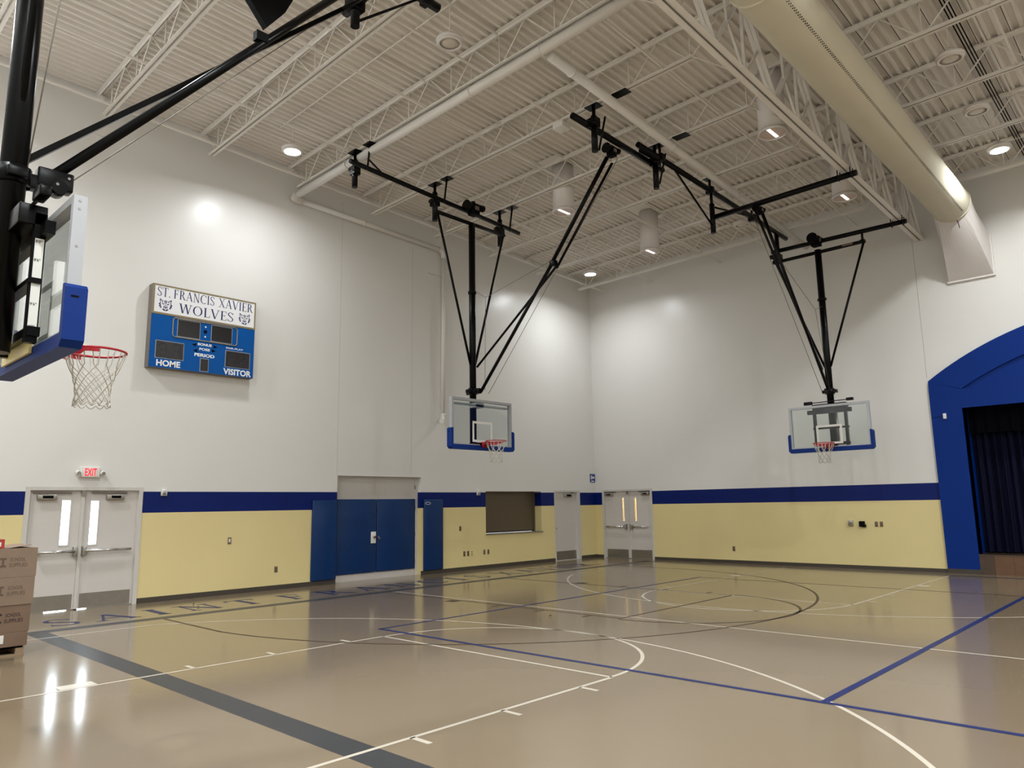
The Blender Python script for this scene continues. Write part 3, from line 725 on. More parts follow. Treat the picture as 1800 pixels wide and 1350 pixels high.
for x in (.35, 2.4, 6.3, 8.0):
    b = B(); c = Vector((x,-11.63,y1(x))); b.tube([c+Vector((0, .097*math.cos(t*PI/8), .097*math.sin(t*PI/8))) for t in range(16)], .012, 6, closed=True); b.cyl(c+Vector((0,0,.09)), c+Vector((0,0,.55)), .007, 6); b.build('pipe_hanger', pipe_m, o)
for y, z in ((-9.6,8.985),): b = B(); b.cyl((.10,y-.05,z), (.10,y+.05,z-.003), .074, 14); b.build('coupling', pipe_m, o)
b = B(); b.box(0.0005,.09,-6.92,-6.83,8.15,8.19); b.box(0.0005,.06,-7.35,-6.88,8.16,8.18); b.build('pipe_strap', pipe_m, o)
o = thing('ceiling_drain_pipe', 'white drain pipe across the ceiling to the back wall right of centre', 'pipe', (7.85,-5.6,8.8))
A0, A1 = Vector((8.03,-11.45,9.15)), Vector((7.67,-.01,8.78))
b = B(); b.cyl(A0, A1, .082, 18); b.build('pipe_run', pipe_m, o)
for t in (.05, .35, .62, .9):
    c = A0.lerp(A1, t); b = B(); b.tube([c+Vector((.094*math.cos(k*PI/8), 0, .094*math.sin(k*PI/8))) for k in range(16)], .010, 6, closed=True); b.cyl(c+Vector((0,0,.09)), c+Vector((0,0,.5)), .007, 6); b.build('pipe_hanger', pipe_m, o)
# speaker/detector box
b = B(); b.rbox(6.55,6.8,-9.66,-9.40,9.08,9.20,.01); o = tag(b.build('junction_box', pipe_m), 'square white box hung under a joist left of the drain pipe', 'box')
r = B(); r.tube([Vector((6.72,-9.5,9.27))+Vector((0,.055*math.cos(k*PI/7),.055*math.sin(k*PI/7))) for k in range(14)], .008, 6, closed=True); r.build('hanging_ring', paint_c, o)

# =============================================================== FABRIC DUCT
DX, DR = 11.53, .412
def dz(y): return 8.26+RA*DX+RB*y
duct = thing('air_duct', 'long cream round fabric air duct running to the back wall', 'duct', (DX,-10,8.1))
b = B(); n = 36; ys = [YN+.1+(-1.25-YN-.1)*i/60 for i in range(61)]
vs = []
for k, y in enumerate(ys):
    rr = DR*(1+.006*math.sin(k*1.7))
    for i in range(n): t = 2*PI*i/n; vs.append((DX+rr*math.cos(t), y, dz(y)+rr*math.sin(t)))
b.add(vs, [(k*n+i, k*n+(i+1) % n, (k+1)*n+(i+1) % n, (k+1)*n+i) for k in range(60) for i in range(n)], 0, True)
b.build('fabric_tube', fabric_m, duct)
for y in (-1.3,-11.25):
    b = B()
    for e in (-.012, .012): b.tube([(DX+(DR+.004)*math.cos(i*PI/18), y+e, dz(y)+(DR+.004)*math.sin(i*PI/18)) for i in range(36)], .014, 6, closed=True)
    b.build('fabric_hoop', fabric_m, duct)
b = B(); y = -14.5
while y < -1.5:
    for a in (-50.5,-47.5):
        t = math.radians(a); yy = y+(.03 if a > -49 else 0); c = Vector((DX+DR*1.003*math.cos(t), yy, dz(yy)+DR*1.003*math.sin(t))); nrm = Vector((math.cos(t), 0, math.sin(t)))
        b.cyl(c-nrm*.002, c+nrm*.003, .011, 6)
    y += .062
pf = b.build('perforation', seam_m, duct); pf['kind'] = 'stuff'
# boot from round to a rectangle on the wall
b = B(); n = 40; rows = []
R0 = (11.06, 12.01, 6.97, 7.95)
def rect_pt(t):
    c, s = math.cos(t), math.sin(t); k = 1/max(abs(c), abs(s)); return ((R0[0]+R0[1])/2+c*k*(R0[1]-R0[0])/2, (R0[2]+R0[3])/2+s*k*(R0[3]-R0[2])/2)
for j in range(5):
    f = j/4
    for i in range(n):
        t = 2*PI*i/n+PI/4; x1, z1 = rect_pt(t); x0, z0 = DX+DR*.985*math.cos(t), dz(-1.25)+DR*.985*math.sin(t)
        rows.append((x0+(x1-x0)*f, -1.25+(1.2)*f, z0+(z1-z0)*f))
b.add(rows, [(k*n+i, k*n+(i+1) % n, (k+1)*n+(i+1) % n, (k+1)*n+i) for k in range(4) for i in range(n)], 0, False)
b.build('wall_boot', sheet_m, duct)
b = B(on_back); holed(b, R0[0]-.03, R0[1]+.03, R0[2]-.03, R0[3]+.03, [(R0[0]+.01, R0[1]-.01, R0[2]+.01, R0[3]-.01)], .0005, .06); b.build('boot_flange', sheet_m, duct)
b = B(); b.tube([(DX+.1,-1.3,dz(-1.3)-DR-.01), (DX+.12,-1.28,dz(-1.3)-DR-.1), (DX+.13,-1.27,dz(-1.3)-DR-.2)], .008, 6); b.build('tie_cord', blackmatte, duct)
for y in (-2.5,-4.6,-6.7,-8.8,-10.9,-13):
    b = B(); b.cyl((DX, y, dz(y)+DR), (DX, y, 9.46+RA*DX+RB*y), .006, 6); b.build('hanger_wire', paint_c, duct)

# =============================================================== LAMPS
def high_bay(name, label, loc, on, watts=0):
    x, y, z = loc; top = 9.46+RA*x+RB*y
    o = thing(name, label, 'light', loc)
    b = B(); b.lathe(loc, [(.215,.0),(.225,.03),(.215,.07),(.13,.09),(.11,.13),(.05,.17),(.03,.2)], 28); b.build('housing', sheet_m, o)
    b = B(); b.lathe(loc, [(.215,.0),(.20,-.02),(.165,-.024),(.16,.0),(.215,.0)], 28); b.build('trim_ring', sheet_m, o)
    b = B(); b.lathe(loc, [(.0001,-.035),(.09,-.03),(.16,-.012)] if on else [(.0001,-.02),(.08,-.016),(.162,-.004)], 24); b.build('lens', lens_on if on else lens_off, o)
    b = B(); b.cyl((x, y, z+.18), (x, y, top), .010, 8); b.build('hanger_stem', paint_c, o)
    if on:
        ld = bpy.data.lights.new('lamp_light', 'AREA'); ld.shape = 'DISK'; ld.size = .32; ld.energy = watts*LAMP; ld.color = (.935, .975, 1.0); ld.spread = math.radians(164)
        l = bpy.data.objects.new('lamp_light', ld); COL.objects.link(l); l.parent = o; l.location = (0, 0, -.045)
    return o
lit = [((2.02,-12.75,9.15),'brightly lit round high bay light above the scoreboard wall'), ((1.9,-2.4,8.80),'brightly lit round high bay light near the far room corner'), ((12.8,-2.65,8.90),'brightly lit round high bay light beyond the duct near the stage'),
       ((12.8,-12.9,9.2),'added unseen fill lamp right of the duct, overhead out of frame'), ((21.6,-2.65,9.1),'added unseen fill lamp far right over the stage front'), ((21.6,-12.9,9.4),'added unseen fill lamp far right over mid court'),  # from here on: unseen lamps added to even out the room light
       ((7.1,-19.6,9.3),'added unseen fill lamp behind the near hoop'), ((17.2,-18.5,9.5),'added unseen fill lamp over the near right floor'), ((17.2,-7.7,9.2),'added unseen fill lamp over the right half of court'),
       ((2.4,-20.2,9.4),'added unseen fill lamp over the near left corner'), ((12.8,-19.6,9.4),'added unseen fill lamp almost above the camera'), ((26.5,-7.7,9.3),'added unseen fill lamp by the far right wall'), ((26.5,-18.5,9.6),'added unseen fill lamp by the near right corner')]
for i, (L, lab) in enumerate(lit): high_bay('high_bay_light', lab, L, True, (.40, .36, .50, 1.28)[min(i, 3)])
for L, lab in (((7.08,-12.85,9.17),'unlit round high bay light right of the near hoop pipes'), ((7.09,-2.7,8.85),'unlit round high bay light in front of the far back wall'), ((12.85,-6.7,9.07),'unlit round high bay light beyond the duct'), ((12.8,-4.6,8.98),'unlit pale disc light second beyond the duct, nearer the back wall')):
    high_bay('high_bay_light', lab, L, False)
# drum skylights
def drum(loc):
    x, y, z = loc; o = thing('drum_skylight', '', 'skylight', loc); h = 9.46+RA*x+RB*y-z
    b = B(); b.lathe(loc, [(.245,.0),(.255,.0),(.255,h),(.245,h),(.245,.0)], 30); b.build('shaft', sheet_m, o)
    b = B(); b.lathe(loc, [(.27,-.004),(.27,.05),(.255,.05),(.255,.0),(.235,-.004),(.27,-.004)], 30); b.build('rim_ring', sheet_m, o)
    b = B(); b.lathe(loc, [(.0001,.05),(.15,.045),(.245,.02)], 28); b.build('diffuser', drum_in, o)
    b = B(); b.box(x-.03, x+.03, y-.2, y+.2, z+.014, z+.034); b.build('daylight_streak', streak_glow, o)  # glowing bar stands in for daylight streaking across the skylight lens
    b = B(roof); b.box(x-.33, x+.33, y-.55, y+.55, 9.462, 9.470); b.build('curb_plate', deck_m, o)
    return o
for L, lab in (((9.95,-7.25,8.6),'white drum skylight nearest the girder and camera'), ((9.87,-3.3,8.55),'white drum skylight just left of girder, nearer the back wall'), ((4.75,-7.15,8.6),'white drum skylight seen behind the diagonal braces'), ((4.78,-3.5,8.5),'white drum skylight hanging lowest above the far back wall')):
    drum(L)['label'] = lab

# =============================================================== BASKETBALL HOOPS
def hoop(name, label, O, N, zb, width, adj, pole_n, zc, ztop, yoke_half, yoke_z, pole_r=.077):
    """O = middle of the board front on the floor plan, N = direction the board faces; returns root and frame map"""
    N = Vector((N[0], N[1], 0)); U = Vector((-N.y, N.x, 0)); O = Vector((O[0], O[1], 0))
    F = lambda p: O + U*p[0] + N*p[1] + Vector((0, 0, p[2]))
    root = thing(name, label, 'basketball hoop', tuple(F((0, 0, zb))))
    hw, zt, rz = width/2, zb+1.07, zb+.12
    bk = B(F); holed(bk, -hw, hw, zb, zt, [(-hw+.055, hw-.055, zb+.07, zt-.055)], -.09, 0); board = bk.build('backboard', alu_m, root)
    b = B(F); b.box(-hw+.05, hw-.05, -.035, -.022, zb+.065, zt-.05); b.build('glass_panel', board_glass, board)
    b = B(F); holed(b, -.305, .305, rz+.0, rz+.46, [(-.255,.255,rz+.05,rz+.41)], -.0215, -.0195); b.build('target_square', whitepl_m, board)
    # padding: bottom and lower sides as one moulded U
    b = B(F); d0, d1 = -.11, .035; o1 = hw+.045; zl, zh = zb-.055, zb+.40; ow = .06
    prof = [(-o1, zh-.03), (-o1, zl+.05), (-o1+.05, zl), (o1-.05, zl), (o1, zl+.05), (o1, zh-.03), (o1-.03, zh), (o1-ow, zh), (o1-ow, zb+.045), (-o1+ow, zb+.045), (-o1+ow, zh), (-o1+.03, zh)]
    n = len(prof)
    b.add([(x, d0, z) for x, z in prof]+[(x, d1, z) for x, z in prof], [(i, (i+1) % n, n+(i+1) % n, n+i) for i in range(n)])
    for d in (0, n): b.add([(x, (d0, d1)[d > 0], z) for x, z in prof], [(0,1,2,9,10,11), (2,3,8,9), (3,4,5,6,7,8)])
    b.build('edge_padding', hooppad_m, board)
    for s in (-1, 1): b = B(F); b.box(s*(o1+.0005)-.001, s*(o1+.0005)+.001, -.07, -.02, zh-.10, zh-.085); b.build('pad_mark', blackmatte, board)
    b = B(F)
    for s in (-1, 1):
        for z in (zt-.04, zt-.1, zt-.38): b.cyl((s*hw, -.05, z), (s*(hw+.004), -.05, z), .01, 8)
    b.build('frame_bolt', steel_m, board)
    # rim
    rc = .381+.02; R = .229
    b = B(F); b.tube([(R*math.cos(t*PI/20), rc+R*math.sin(t*PI/20), rz) for t in range(40)], .010, 8, closed=True); rim = b.build('rim', rim_m, root)
    b = B(F); pts = []
    vs = []
    for t in range(25):
        a = math.radians(190+160*t/24-0); c, s = math.cos(a), math.sin(a); h = .055 if 4 < t < 20 else .03
        vs += [(R*c, rc+R*s, rz-.008), (R*c, rc+R*s, rz-.008-h), ((R+.012)*c, rc+(R+.012)*s, rz-.008-h), ((R+.012)*c, rc+(R+.012)*s, rz-.008)]
    b.add(vs, [(t*4+k, t*4+(k+1) % 4, t*4+4+(k+1) % 4, t*4+4+k) for t in range(24) for k in range(4)]+[(0,1,2,3), (99,98,97,96)]); b.build('rim_bracket', rim_m, rim)
    b = B(F); b.box(-.10, .10, .001, .16, rz-.02, rz-.005); b.box(-.09,.09,.001,.05,rz-.12,rz-.005); b.prism([(0,0)]*0, 0, 0) if False else None
    for s in (-1, 1): b.add([(s*.09,.001,rz-.12),(s*.09,.05,rz-.12),(s*.09,.19,rz-.02),(s*.09,.001,rz-.005),(s*.085,.001,rz-.12),(s*.085,.05,rz-.12),(s*.085,.19,rz-.02),(s*.085,.001,rz-.005)], [(0,1,2,3),(7,6,5,4),(0,4,5,1),(1,5,6,2),(2,6,7,3),(3,7,4,0)])
    b.build('rim_mount', rim_m, rim)
    # net
    b = B(F); NL = 12 if 'near' in label else 8; row = [(.0,.226),(-.10,.195),(-.19,.155),(-.27,.135),(-.35,.125),(-.42,.135)]
    def nr(z):
        for (z0, r0), (z1, r1) in zip(row, row[1:]):
            if z <= z0 and z >= z1: return r0+(r1-r0)*(z-z0)/(z1-z0)
        return row[-1][1]
    rnd = random.Random(len(name)+int(abs(O.x*10)))
    for k in range(NL):
        for s in (-1, 1):
            pts = []; tw = math.radians(rnd.uniform(-4, 4))
            for j in range(15):
                f = j/14; z = -.42*f; a = 2*PI*k/NL + s*math.radians(96/NL+(0 if f < .3 else (f-.3)/.7*(92 if NL > 8 else 78)) + f*7) + tw*f
                r = nr(z)*(1+.02*rnd.uniform(-1, 1)); pts.append((r*math.cos(a), rc+r*math.sin(a), rz-.012+z))
            b.tube(pts, .0042 if 'near' in label else .0062, 5)
    for k in range(NL):
        a0 = 2*PI*k/NL; pts = []
        for j in range(7): a = a0+2*PI/NL*(j/6); pts.append(((.136)*math.cos(a), rc+.136*math.sin(a), rz-.43-.03*math.sin(PI*j/6)))
        b.tube(pts, .0045 if 'near' in label else .0062, 5)
    b.build('net', cord_m, root)
    # pole with collars
    b = B(F); b.cyl((0, pole_n, zb+.02), (0, pole_n, ztop), pole_r, 18); b.build('pole', black_m, root)
    b = B(F); b.cyl((0, pole_n, zc-.06), (0, pole_n, zc+.08), pole_r+.03, 18); b.rbox(-.17,.17,pole_n-.07,pole_n+.07,zc-.035,zc+.045,.01); b.rbox(-.05,.05,pole_n-.18,pole_n+.24,zc-.06,zc+.06,.012)
    for s in (-1, 1): b.cyl((s*.055, pole_n+.17, zc), (s*.05, pole_n+.17, zc), .02, 10)
    b.build('brace_collar', black_m, root)
    b = B(F); b.cyl((0, pole_n, zc+2.3), (0, pole_n, zc+2.36), pole_r+.02, 16); b.box(-.11,.11,pole_n-.02,pole_n+.02,zc+2.31,zc+2.35); b.build('upper_collar', black_m, root)
    # top pivot tube and side struts
    if yoke_half:
        b = B(F); b.cyl((-yoke_half, pole_n, yoke_z), (yoke_half, pole_n, yoke_z), .045, 12); b.build('pivot_tube', black_m, root)
        for s in (-1, 1): b = B(F); b.cyl((s*yoke_half*.97, pole_n, yoke_z), (s*.07, pole_n, zc+.62), .028, 10); b.build('side_strut', black_m, root)
    # board support
    if adj:
        b = B(F); b.box(-.52,.52,-.16,-.09,zt-.20,zt-.10); b.rbox(-.40,.40,pole_n-.02,-.12,zt-.12,zt+.04,.01); b.build('top_bracket', black_m, root)
        for s in (-1, 1): b = B(F); b.box(s*.37-.03, s*.37+.03, -.20, -.12, zb+.05, zt-.02); b.build('slide_rail', black_m, root)
        b = B(F); b.box(-.42,.42,-.19,-.11,zb+.10,zb+.17); b.build('lower_bracket', black_m, root)
        b = B(F); b.box(-.42,.42,-.21,-.13,zb+.50,zb+.54); b.build('middle_bracket', black_m, root)
        b = B(F); b.cyl((.12, pole_n+.03, zb+.12), (.12, pole_n+.03, zt-.08), .028, 10); b.build('screw_jack', steel_m, root)
        b = B(F); b.beam((-.34,-.17,zt-.12), (-.34+.1,-.17,zt-.1), .02,.02); b.beam((-.55, pole_n+.1, zt+.09), (.5, pole_n+.1, zt+.1), .02, .02); b.rbox(-.62,-.42,pole_n+.05,pole_n+.13,zt+.05,zt+.13,.01); b.rbox(.40,.56,pole_n+.05,pole_n+.13,zt+.07,zt+.14,.01); b.build('crank_rod', black_m, root)
    else:
        b = B(F); b.beam((-hw+.06,-.12,zt-.12), (hw-.06,-.12,zt-.12), .04, .05); b.box(-.12,.12,pole_n,-.10,zt-.16,zt-.06); b.build('top_bracket', alu_m, root)
        b = B(F); b.box(-.30,.30,-.13,-.09,zb+.05,zb+.10); b.box(-.12,.12,pole_n,-.10,zb+.04,zb+.12); b.build('lower_bracket', black_m, root)
    return root, F
def hanger(root, x, y, z_pipe, z_low, along, cap=True):
    """clamp plate on the joists, column down past the pipe"""
    zt = 8.79+RA*x+RB*y
    b = B(); b.box(x-.15, x+.15, y-.10, y+.10, zt-.012, zt); b.cyl((x, y, z_pipe), (x, y, zt), .035, 10); b.build('hanger_plate', black_m, root)
    b = B(); b.cyl((x, y, z_low), (x, y, zt-.2), .062, 12); b.box(x-.09, x+.09, y-.08, y+.08, z_pipe-.09, z_pipe+.09); b.cyl((x-.13, y-.04, z_pipe+.06), (x+.11, y-.04, z_pipe-.05), .045, 10); b.build('hanger_column', black_m, root)
def winch(root, F_or_pt, r=.13):
    x, y, z = F_or_pt
    b = B(); b.rbox(x-r*.6, x+r*.6, y-r*.5, y+r*.6, z-r*.9, z+r*.5, .02); b.build('winch_gearbox', blackmatte, root)
    b = B(); b.cyl((x-r*.1, y-r*1.15, z+r*.1), (x-r*.1, y-r*.5, z+r*.1), r*.62, 16); b.cyl((x-r*.1, y-r*1.2, z+r*.1), (x-r*.1, y-r*1.12, z+r*.1), r*.75, 16); b.build('winch_drum', black_m, root)
    b = B(); b.cyl((x+r*.2, y+r*.5, z+r*.15), (x+r*.2, y+r*1.5, z+r*.3), r*.42, 14); b.cyl((x-r*.3, y+r*.2, z+r*.4), (x-r*.3, y+r*.2, z+r*1.0), r*.3, 12); b.build('winch_motor', blackmatte, root)
    b = B(); b.rbox(x+r*.55, x+r*.75, y-r*.3, y+r*.3, z-r*.4, z+r*.1, .008); b.build('winch_switch_box', closer_m, root)

# --- side hoop on the left wall
h2, F2 = hoop('basketball_hoop', 'cross court basketball hoop facing right, hung in front of the left wall', (3.54,-8.72), (1, 0), 3.01, 1.86, False, -.32, 4.30, 8.30, 1.10, 8.31)
b = B(); b.cyl((3.1,-12.05,8.80), (3.1,-6.95,8.58), .052, 14); b.build('overhead_pipe', black_m, h2)
for y, zl in ((-11.72,8.42), (-9.57,8.25), (-7.42,8.18)): hanger(h2, 2.80 if y < -11 else 2.88, y, 8.80+(y+12.05)*-.043, zl, 'y'); 
for y in (-11.7,-9.57,-7.4):
    zt = 8.79+RA*3.2+RB*y
    b = B(); b.box(3.17, 3.43, y-.1, y+.1, zt-.012, zt); b.cyl((3.3, y, zt), (3.16, y+.04, 8.72+(y+12.05)*-.043), .022, 8); b.build('brace_rod', black_m, h2)
for y, z in ((-9.80,8.72), (-7.62,8.62)): b = B(); b.cyl((3.22,y,8.30), (3.12,y,z), .03, 8); b.build('pivot_link', black_m, h2)
b = B(); b.beam((3.1,-11.2,8.77), (2.95,-11.7,9.2), .03, .03); b.build('stay_rod', black_m, h2)
winch(h2, (3.18,-8.62,8.74), .19)
b = B(); b.cyl((3.46,-8.70,4.28), (5.7,-8.70,6.82), .037, 12); b.cyl((5.6,-8.70,6.72), (7.16,-8.70,8.62), .043, 12); b.build('front_brace', black_m, h2)
b = B(); b.cyl((3.34,-8.70,4.86), (5.75,-8.64,6.72), .026, 10); b.cyl((5.7,-8.62,6.66), (7.22,-8.62,8.50), .028, 10); b.build('lower_brace', black_m, h2)
b = B(); b.rbox(5.60,5.74,-8.75,-8.62,6.70,6.82,.02); b.build('brace_joint', black_m, h2)
b = B(); b.tube([(7.34,-8.6,8.55), (3.62,-8.62,4.22)], .006, 5); b.tube([(3.3,-8.66,6.65), (3.6,-8.66,6.45), (5.6,-8.66,6.84)], .006, 5); b.tube([(3.6,-8.66,6.45), (3.55,-8.66,4.3)], .005, 5); b.build('hoist_cable', closer_m, h2)
b = B(); b.cyl((7.36,-10.05,8.90), (7.42,-7.05,8.79), .062, 14); b.build('brace_pipe', black_m, h2)
for y in (-9.57,-7.46):
    hanger(h2, 7.5, y, 8.88 if y < -9 else 8.81, 8.30 if y < -9 else 8.22, 'y')
    zt = 8.79+RA*8.1+RB*y; b = B(); b.box(7.98, 8.30, y-.1, y+.1, zt-.012, zt); b.build('clamp_plate', black_m, h2)
    b = B(); b.cyl((7.52, y+.1, 8.35), (7.72, y+.06, 8.95), .02, 8); b.build('stay_rod', black_m, h2)
winch(h2, (7.28,-8.72,8.70), .14)
b = B(); b.cyl((7.40,-7.85,8.98), (7.42,-7.2,8.96), .05, 10); b.build('pipe_stub', black_m, h2)

# --- main court hoops: far one at the back wall, near one behind the baseline
def main_hoop(label, yO, sg, zb, width, half, ny, dzr, pole_r):
    """sg = +1 for the far hoop (faces the camera), -1 for its opposite"""
    h, F = hoop('basketball_hoop', label, (8.64, yO), (0, -sg), zb, width, True, -.29, 4.36, 7.98, half, 7.92, pole_r)
    py = yO+sg*.29
    return h, F, py
h3, F3, py3 = main_hoop('main court basketball hoop hanging before the back wall', -2.13, 1, 2.95, 1.90, 1.14, 0, 0, .08)
b = B(); b.cyl((7.45,py3,8.22), (10.72,py3,8.16), .056, 14); b.build('rear_pipe', black_m, h3)
b = B(); b.cyl((7.55,-5.2,8.20), (10.75,-5.2,8.24), .062, 14); b.build('front_pipe', black_m, h3)
for y, z in ((py3,8.16), (-5.2,8.24)):
    b = B()
    for dx in (-.13, .12): b.tube([(10.53+dx, y-.075, z+.14), (10.53+dx, y-.072, z-.03), (10.53+dx, y, z-.075), (10.53+dx, y+.072, z-.03), (10.53+dx, y+.075, z+.14)], .012, 6)
    b.build('girder_clamp', black_m, h3)
b = B(); b.cyl((7.6,-8.25,8.89), (7.66,-1.35,8.67), .058, 14); b.build('support_pipe', black_m, h3)
for y in (-7.46,-5.36,-3.25):
    zt = 8.79+RA*7.6+RB*y; zp = 8.89-(y+8.25)*.032; b = B(); b.cyl((7.62, y, zp), (7.62, y, zt), .03, 8); b.rbox(7.53,7.71,y-.06,y+.06,zp-.08,zp+.08,.015); b.box(7.5,7.74,y-.1,y+.1,zt-.012,zt); b.build('pipe_clamp', black_m, h3)
b = B(); b.cyl((7.6,-5.28,8.80), (7.6,-5.28,8.45), .035, 10); b.cyl((7.6,-5.28,8.5), (7.6,-5.28,7.80), .06, 12); b.build('drop_column', black_m, h3)
b = B(); b.cyl((7.6,-5.26,7.95), (7.6,-6.9,8.84), .024, 8); b.build('stay_rod', black_m, h3)
b = B(); b.cyl((7.6,-5.2,8.45), (7.62,-3.5,8.72), .022, 8); b.build('stay_rod', black_m, h3)
b = B(); b.cyl((7.62,py3-.02,8.70), (7.62,py3-.02,7.85), .055, 12); b.build('drop_column', black_m, h3)
b = B(); b.cyl((7.45,py3-.1,8.06), (7.62,py3-.1,8.04), .06, 10); b.rbox(7.5,7.7,py3-.1,py3+.1,7.98,8.12,.01); b.build('column_clamp', black_m, h3)
for x, z in ((7.52,8.2), (9.72,8.18)): b = B(); b.cyl((x, py3, z), (x, py3, 7.92), .028, 8); b.rbox(x-.05,x+.05,py3-.05,py3+.05,7.88,7.97,.01); b.build('pivot_link', black_m, h3)
winch(h3, (8.62,py3-.02,8.24), .18)
winch(h3, (8.64,-5.12,8.10), .12)
b = B(); b.cyl((8.68,-2.06,4.40), (8.66,-5.02,8.06), .035, 12); b.build('front_brace', black_m, h3)
b = B(); b.cyl((8.56,-2.0,4.9), (8.50,-5.05,8.2), .027, 10); b.build('lower_brace', black_m, h3)
b = B(); b.tube([(8.46,-5.1,8.1), (8.58,-2.2,4.35)], .006, 5); b.tube([(8.72,-4.2,7.0), (8.70,-2.5,6.3), (8.66,-1.9,6.5)], .006, 5); b.tube([(8.70,-2.5,6.3), (8.70,-2.0,4.4)], .005, 5); b.build('hoist_cable', closer_m, h3)
b = B(); b.rbox(9.33,9.52,py3+.05,py3+.052,7.92,7.97,.0005) if False else b.box(9.25,9.5,py3-.048,py3-.045,7.9,7.94); b.build('maker_plate', plate_m, h3)

h1, F1, py1 = main_hoop('nearest basketball hoop at left edge, seen from behind its glass board', -18.585, -1, 2.93, 1.83, .26, 0, 0, .095)
b = B(); b.cyl((7.4,-15.05,8.42), (10.75,-15.05,8.55), .075, 14); b.build('front_pipe', black_m, h1)
b = B(); b.cyl((7.4,py1,8.72), (10.72,py1,8.70), .056, 14); b.build('rear_pipe', black_m, h1)
b = B(); b.cyl((7.6,-13.55,9.16), (7.6,-19.6,9.22), .07, 14); b.build('support_pipe', black_m, h1)
for y in (-13.78,-15.88,-17.98):
    zt = 8.79+RA*7.6+RB*y; b = B(); b.cyl((7.6, y, 9.18), (7.6, y, zt), .03, 8); b.rbox(7.5,7.7,y-.06,y+.06,9.1,9.27,.015); b.build('pipe_clamp', black_m, h1)
b = B(); b.cyl((7.6,-15.02,9.18), (7.6,-15.02,8.12), .062, 14); b.rbox(7.5,7.7,-15.13,-14.92,8.34,8.55,.015); b.build('drop_column', black_m, h1)
b = B(); b.cyl((7.6,-14.98,8.22), (7.6,-13.9,9.14), .02, 8); b.build('stay_rod', black_m, h1)
b = B(); b.cyl((8.64,-18.64,4.42), (8.64,-15.12,8.50), .043, 12); b.build('front_brace', black_m, h1)
b = B(); b.beam((8.64,-18.86,4.47), (8.2,-15.62,7.75), .05, .06, up=(1, 0, 0)); b.cyl((8.2,-15.62,7.75), (8.1,-15.1,8.33), .024, 8); b.build('lower_brace', black_m, h1)
b = B(); b.T = ident; b.prism([], 0, 0) if False else None
pp = [(-16.82,6.68), (-17.30,7.22), (-17.2,7.6), (-16.5,7.55), (-16.50,7.22), (-16.62,6.95)]
b.add([(8.60, y, z) for y, z in pp]+[(8.68, y, z) for y, z in pp], [list(range(6)), list(range(6, 12))[::-1]]+[(i, (i+1) % 6, 6+(i+1) % 6, 6+i) for i in range(6)]); b.build('knee_plate', blackmatte, h1)
b = B(); b.box(8.61,8.69,-16.93,-16.80,6.50,6.60); b.build('strap_lock', blackmatte, h1)
b = B(); b.tube([(8.7,-18.68,5.99+2.2), (8.7,-18.68,5.99), (8.7,-18.80,4.42)], .006, 5); b.tube([(8.66,-18.6,4.30), (8.2,-15.7,7.7)], .005, 5); b.build('hoist_cable', closer_m, h1)
b = B(); b.rbox(8.58,8.70,-18.72,-18.46,4.34,4.50,.015); b.cyl((8.575,-18.56,4.36), (8.705,-18.56,4.36), .06, 14); b.build('pulley_block', black_m, h1)
for y, z in ((-18.50,4.45), (-18.58,4.38)): b = B(); b.cyl((8.703,y,z), (8.71,y,z), .012, 10); b.build('bolt_head', chrome_m, h1)
# height scale on the adjuster
b = B(); b.box(9.0402,9.044,-18.775,-18.715,3.06,3.78); sc = b.build('height_scale', whitepl_m, h1)
b = B(); b.T = lambda p: Vector((9.0452, p[0], p[2]))
for t, z in (("10'0\"",3.09), ("9'6\"",3.26), ("9'",3.44), ("8'6\"",3.60), ("8'0\"",3.745)): put_text(b, t, -18.772,-18.73,z,z+.022,0,.01)
b.build('scale_marks', blackmatte, sc, recalc=False)
b = B(); b.box(8.1,8.9,-18.72,-18.70,2.93,3.03); x = b.build('tan_label', ivory_m, h1)

# =============================================================== BOXES ON A PALLET
def carton(name, label, a0, a1, x1, z0, z1, depth, m, skew=0, cat='box'):
    o = thing(name, label, cat, (x1-depth/2, (a0+a1)/2, z0))
    b = B(); bm = 0.004
    vs = [(x, y+(skew if z > z0 else 0), z) for x in (x1-depth, x1) for y in (a0, a1) for z in (z0+.001, z1)]
    b.add(vs, [(0,1,3,2),(4,6,7,5),(0,4,5,1),(2,3,7,6),(0,2,6,4),(1,5,7,3)]); b.build('carton', m, o)
    b = B(); b.box(x1-depth/2-.03, x1-depth/2+.03, a0+skew, a1+skew, z1, z1+.001); b.build('packing_tape', mat('tape_'+str(int(z0*100)), (170, 140, 104), .35), o)
    b = B(); b.T = lambda p: Vector((x1+.0012, p[0], p[2])); return o, b
def box_print(b, a1, z0, z1, m, o, size, faded):
    h = z1-z0; s0 = z0+h*.36
    put_text(b, 'SCHOOL', a1-.265, a1-.10, s0+.068, s0+.112, 0, .012); put_text(b, 'SUPPLIES', a1-.275, a1-.075, s0, s0+.046, 0, .012)
    b.build('box_print', fadedink_m if faded else ink_m, o, recalc=False)
    l = B(); l.T = b.T; put_text(l, 'D', a1-.49, a1-.385, s0, s0+.115, 0, .03); i0 = a1-.375
    l.add([(i0+x, .0004, s0+z) for x, z in ((0,0),(.07,0),(.07,.025),(.047,.025),(.047,.09),(.07,.09),(.07,.115),(0,.115),(0,.09),(.023,.09),(.023,.025),(0,.025))], [(0,1,2,3,10,11), (3,4,9,10), (4,5,6,7,8,9)])
    l.build('logo_print', fadedink_m if faded else ink_m, o, recalc=False)
XF = 4.2
pal = thing('wood_pallet', 'worn wooden pallet on floor under the cardboard boxes', 'pallet', (3.65,-17.95,0))
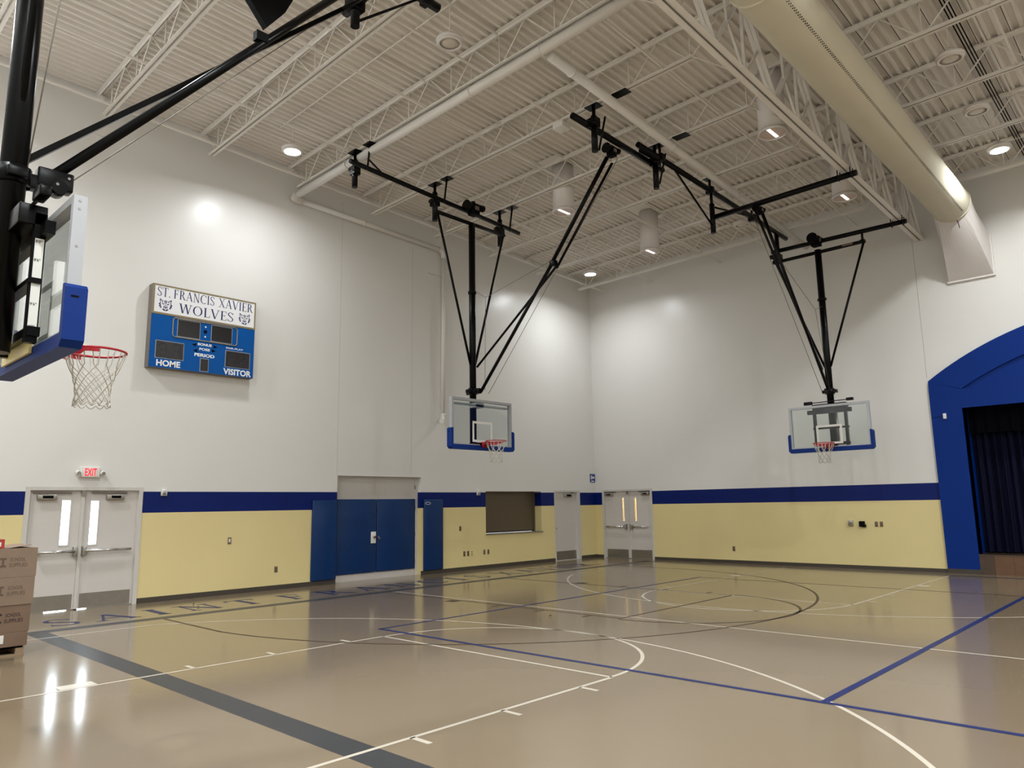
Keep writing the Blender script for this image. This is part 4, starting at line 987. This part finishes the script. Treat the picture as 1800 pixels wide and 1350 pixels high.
for y in (-18.5,-17.95,-17.45):
    b = B(); b.box(3.1,XF-.005,y-.045,y+.045,.02,.095); b.build('stringer', wood_m, pal)
for i in range(6): b = B(); x = 3.1+i*.2; b.box(x, x+.1, -18.56,-17.40,.095,.112); b.build('deck_board', wood_m, pal)
for i in range(3): b = B(); x = 3.1+i*.5; b.box(x, x+.1, -18.56,-17.40,.0,.02); b.build('bottom_board', wood_m, pal)
b = B(); b.box(XF-.02,XF,-18.56,-17.42,.095,.112); b.build('deck_board', wood_m, pal)
o, b = carton('cardboard_box', 'low cardboard box with white label, bottom of the stack on the pallet', -18.5,-17.375,4.19,.113,.285,1.0,card2_m)
l = B(); l.box(4.191,4.193,-17.85,-17.63,.16,.26); l.build('shipping_label', whitepl_m, o)
o, b = carton('cardboard_box', 'cardboard box with crisp black print, second from bottom of the stack', -18.5,-17.365,4.19,.286,.612,1.0,card2_m); box_print(b, -17.365, .286, .612, 0, o, 1, False)
o, b = carton('cardboard_box', 'cardboard box with faded print, third from bottom, under the top box', -18.5,-17.35,4.2,.613,.95,1.0,card_m, .0); box_print(b, -17.37, .613, .95, 0, o, 1, True)
o, b = carton('cardboard_box', 'topmost large cardboard box of the stack with loose flaps', -18.5,-17.355,4.2,.951,1.305,1.0,card_m, .012); box_print(b, -17.37, .951, 1.305, 0, o, 1, True)
f = B(); f.add([(3.3,-17.62,1.309),(4.18,-17.66,1.31),(4.16,-17.40,1.345),(3.32,-17.38,1.335)], [(0,1,2,3)]); f.add([(3.3,-17.62,1.306),(4.18,-17.66,1.307),(4.16,-17.40,1.341),(3.32,-17.38,1.331)], [(3,2,1,0)]); f.build('box_flap', card_m, o)
o, b = carton('small_box', 'small red and white printed box on top of the stack', -18.0,-17.70,4.15,1.308,1.42,.3,redbox_m)
b.box(-17.93, -17.735, 0, .0004, 1.335, 1.385)
b.build('label_print', whitepl_m, o)

# scraps on the floor
for x, y, lab in ((1.02,-13.9,'tiny dark scrap lying on floor just past the exit doors'), (1.55,-14.05,'tiny dark leaf lying by the floor letters'), (7.35,-11.0,'tiny dark speck lying inside the side court circle')):
    b = B(); b.add([(x-.03,y,.004),(x,y-.02,.004),(x+.035,y+.01,.012),(x,y+.025,.02),(x-.01,y+.01,.03)], [(0,1,2,3),(0,1,4),(1,2,4),(2,3,4),(3,0,4)])
    tag(b.build('floor_scrap', tile_dark), lab, 'scrap')
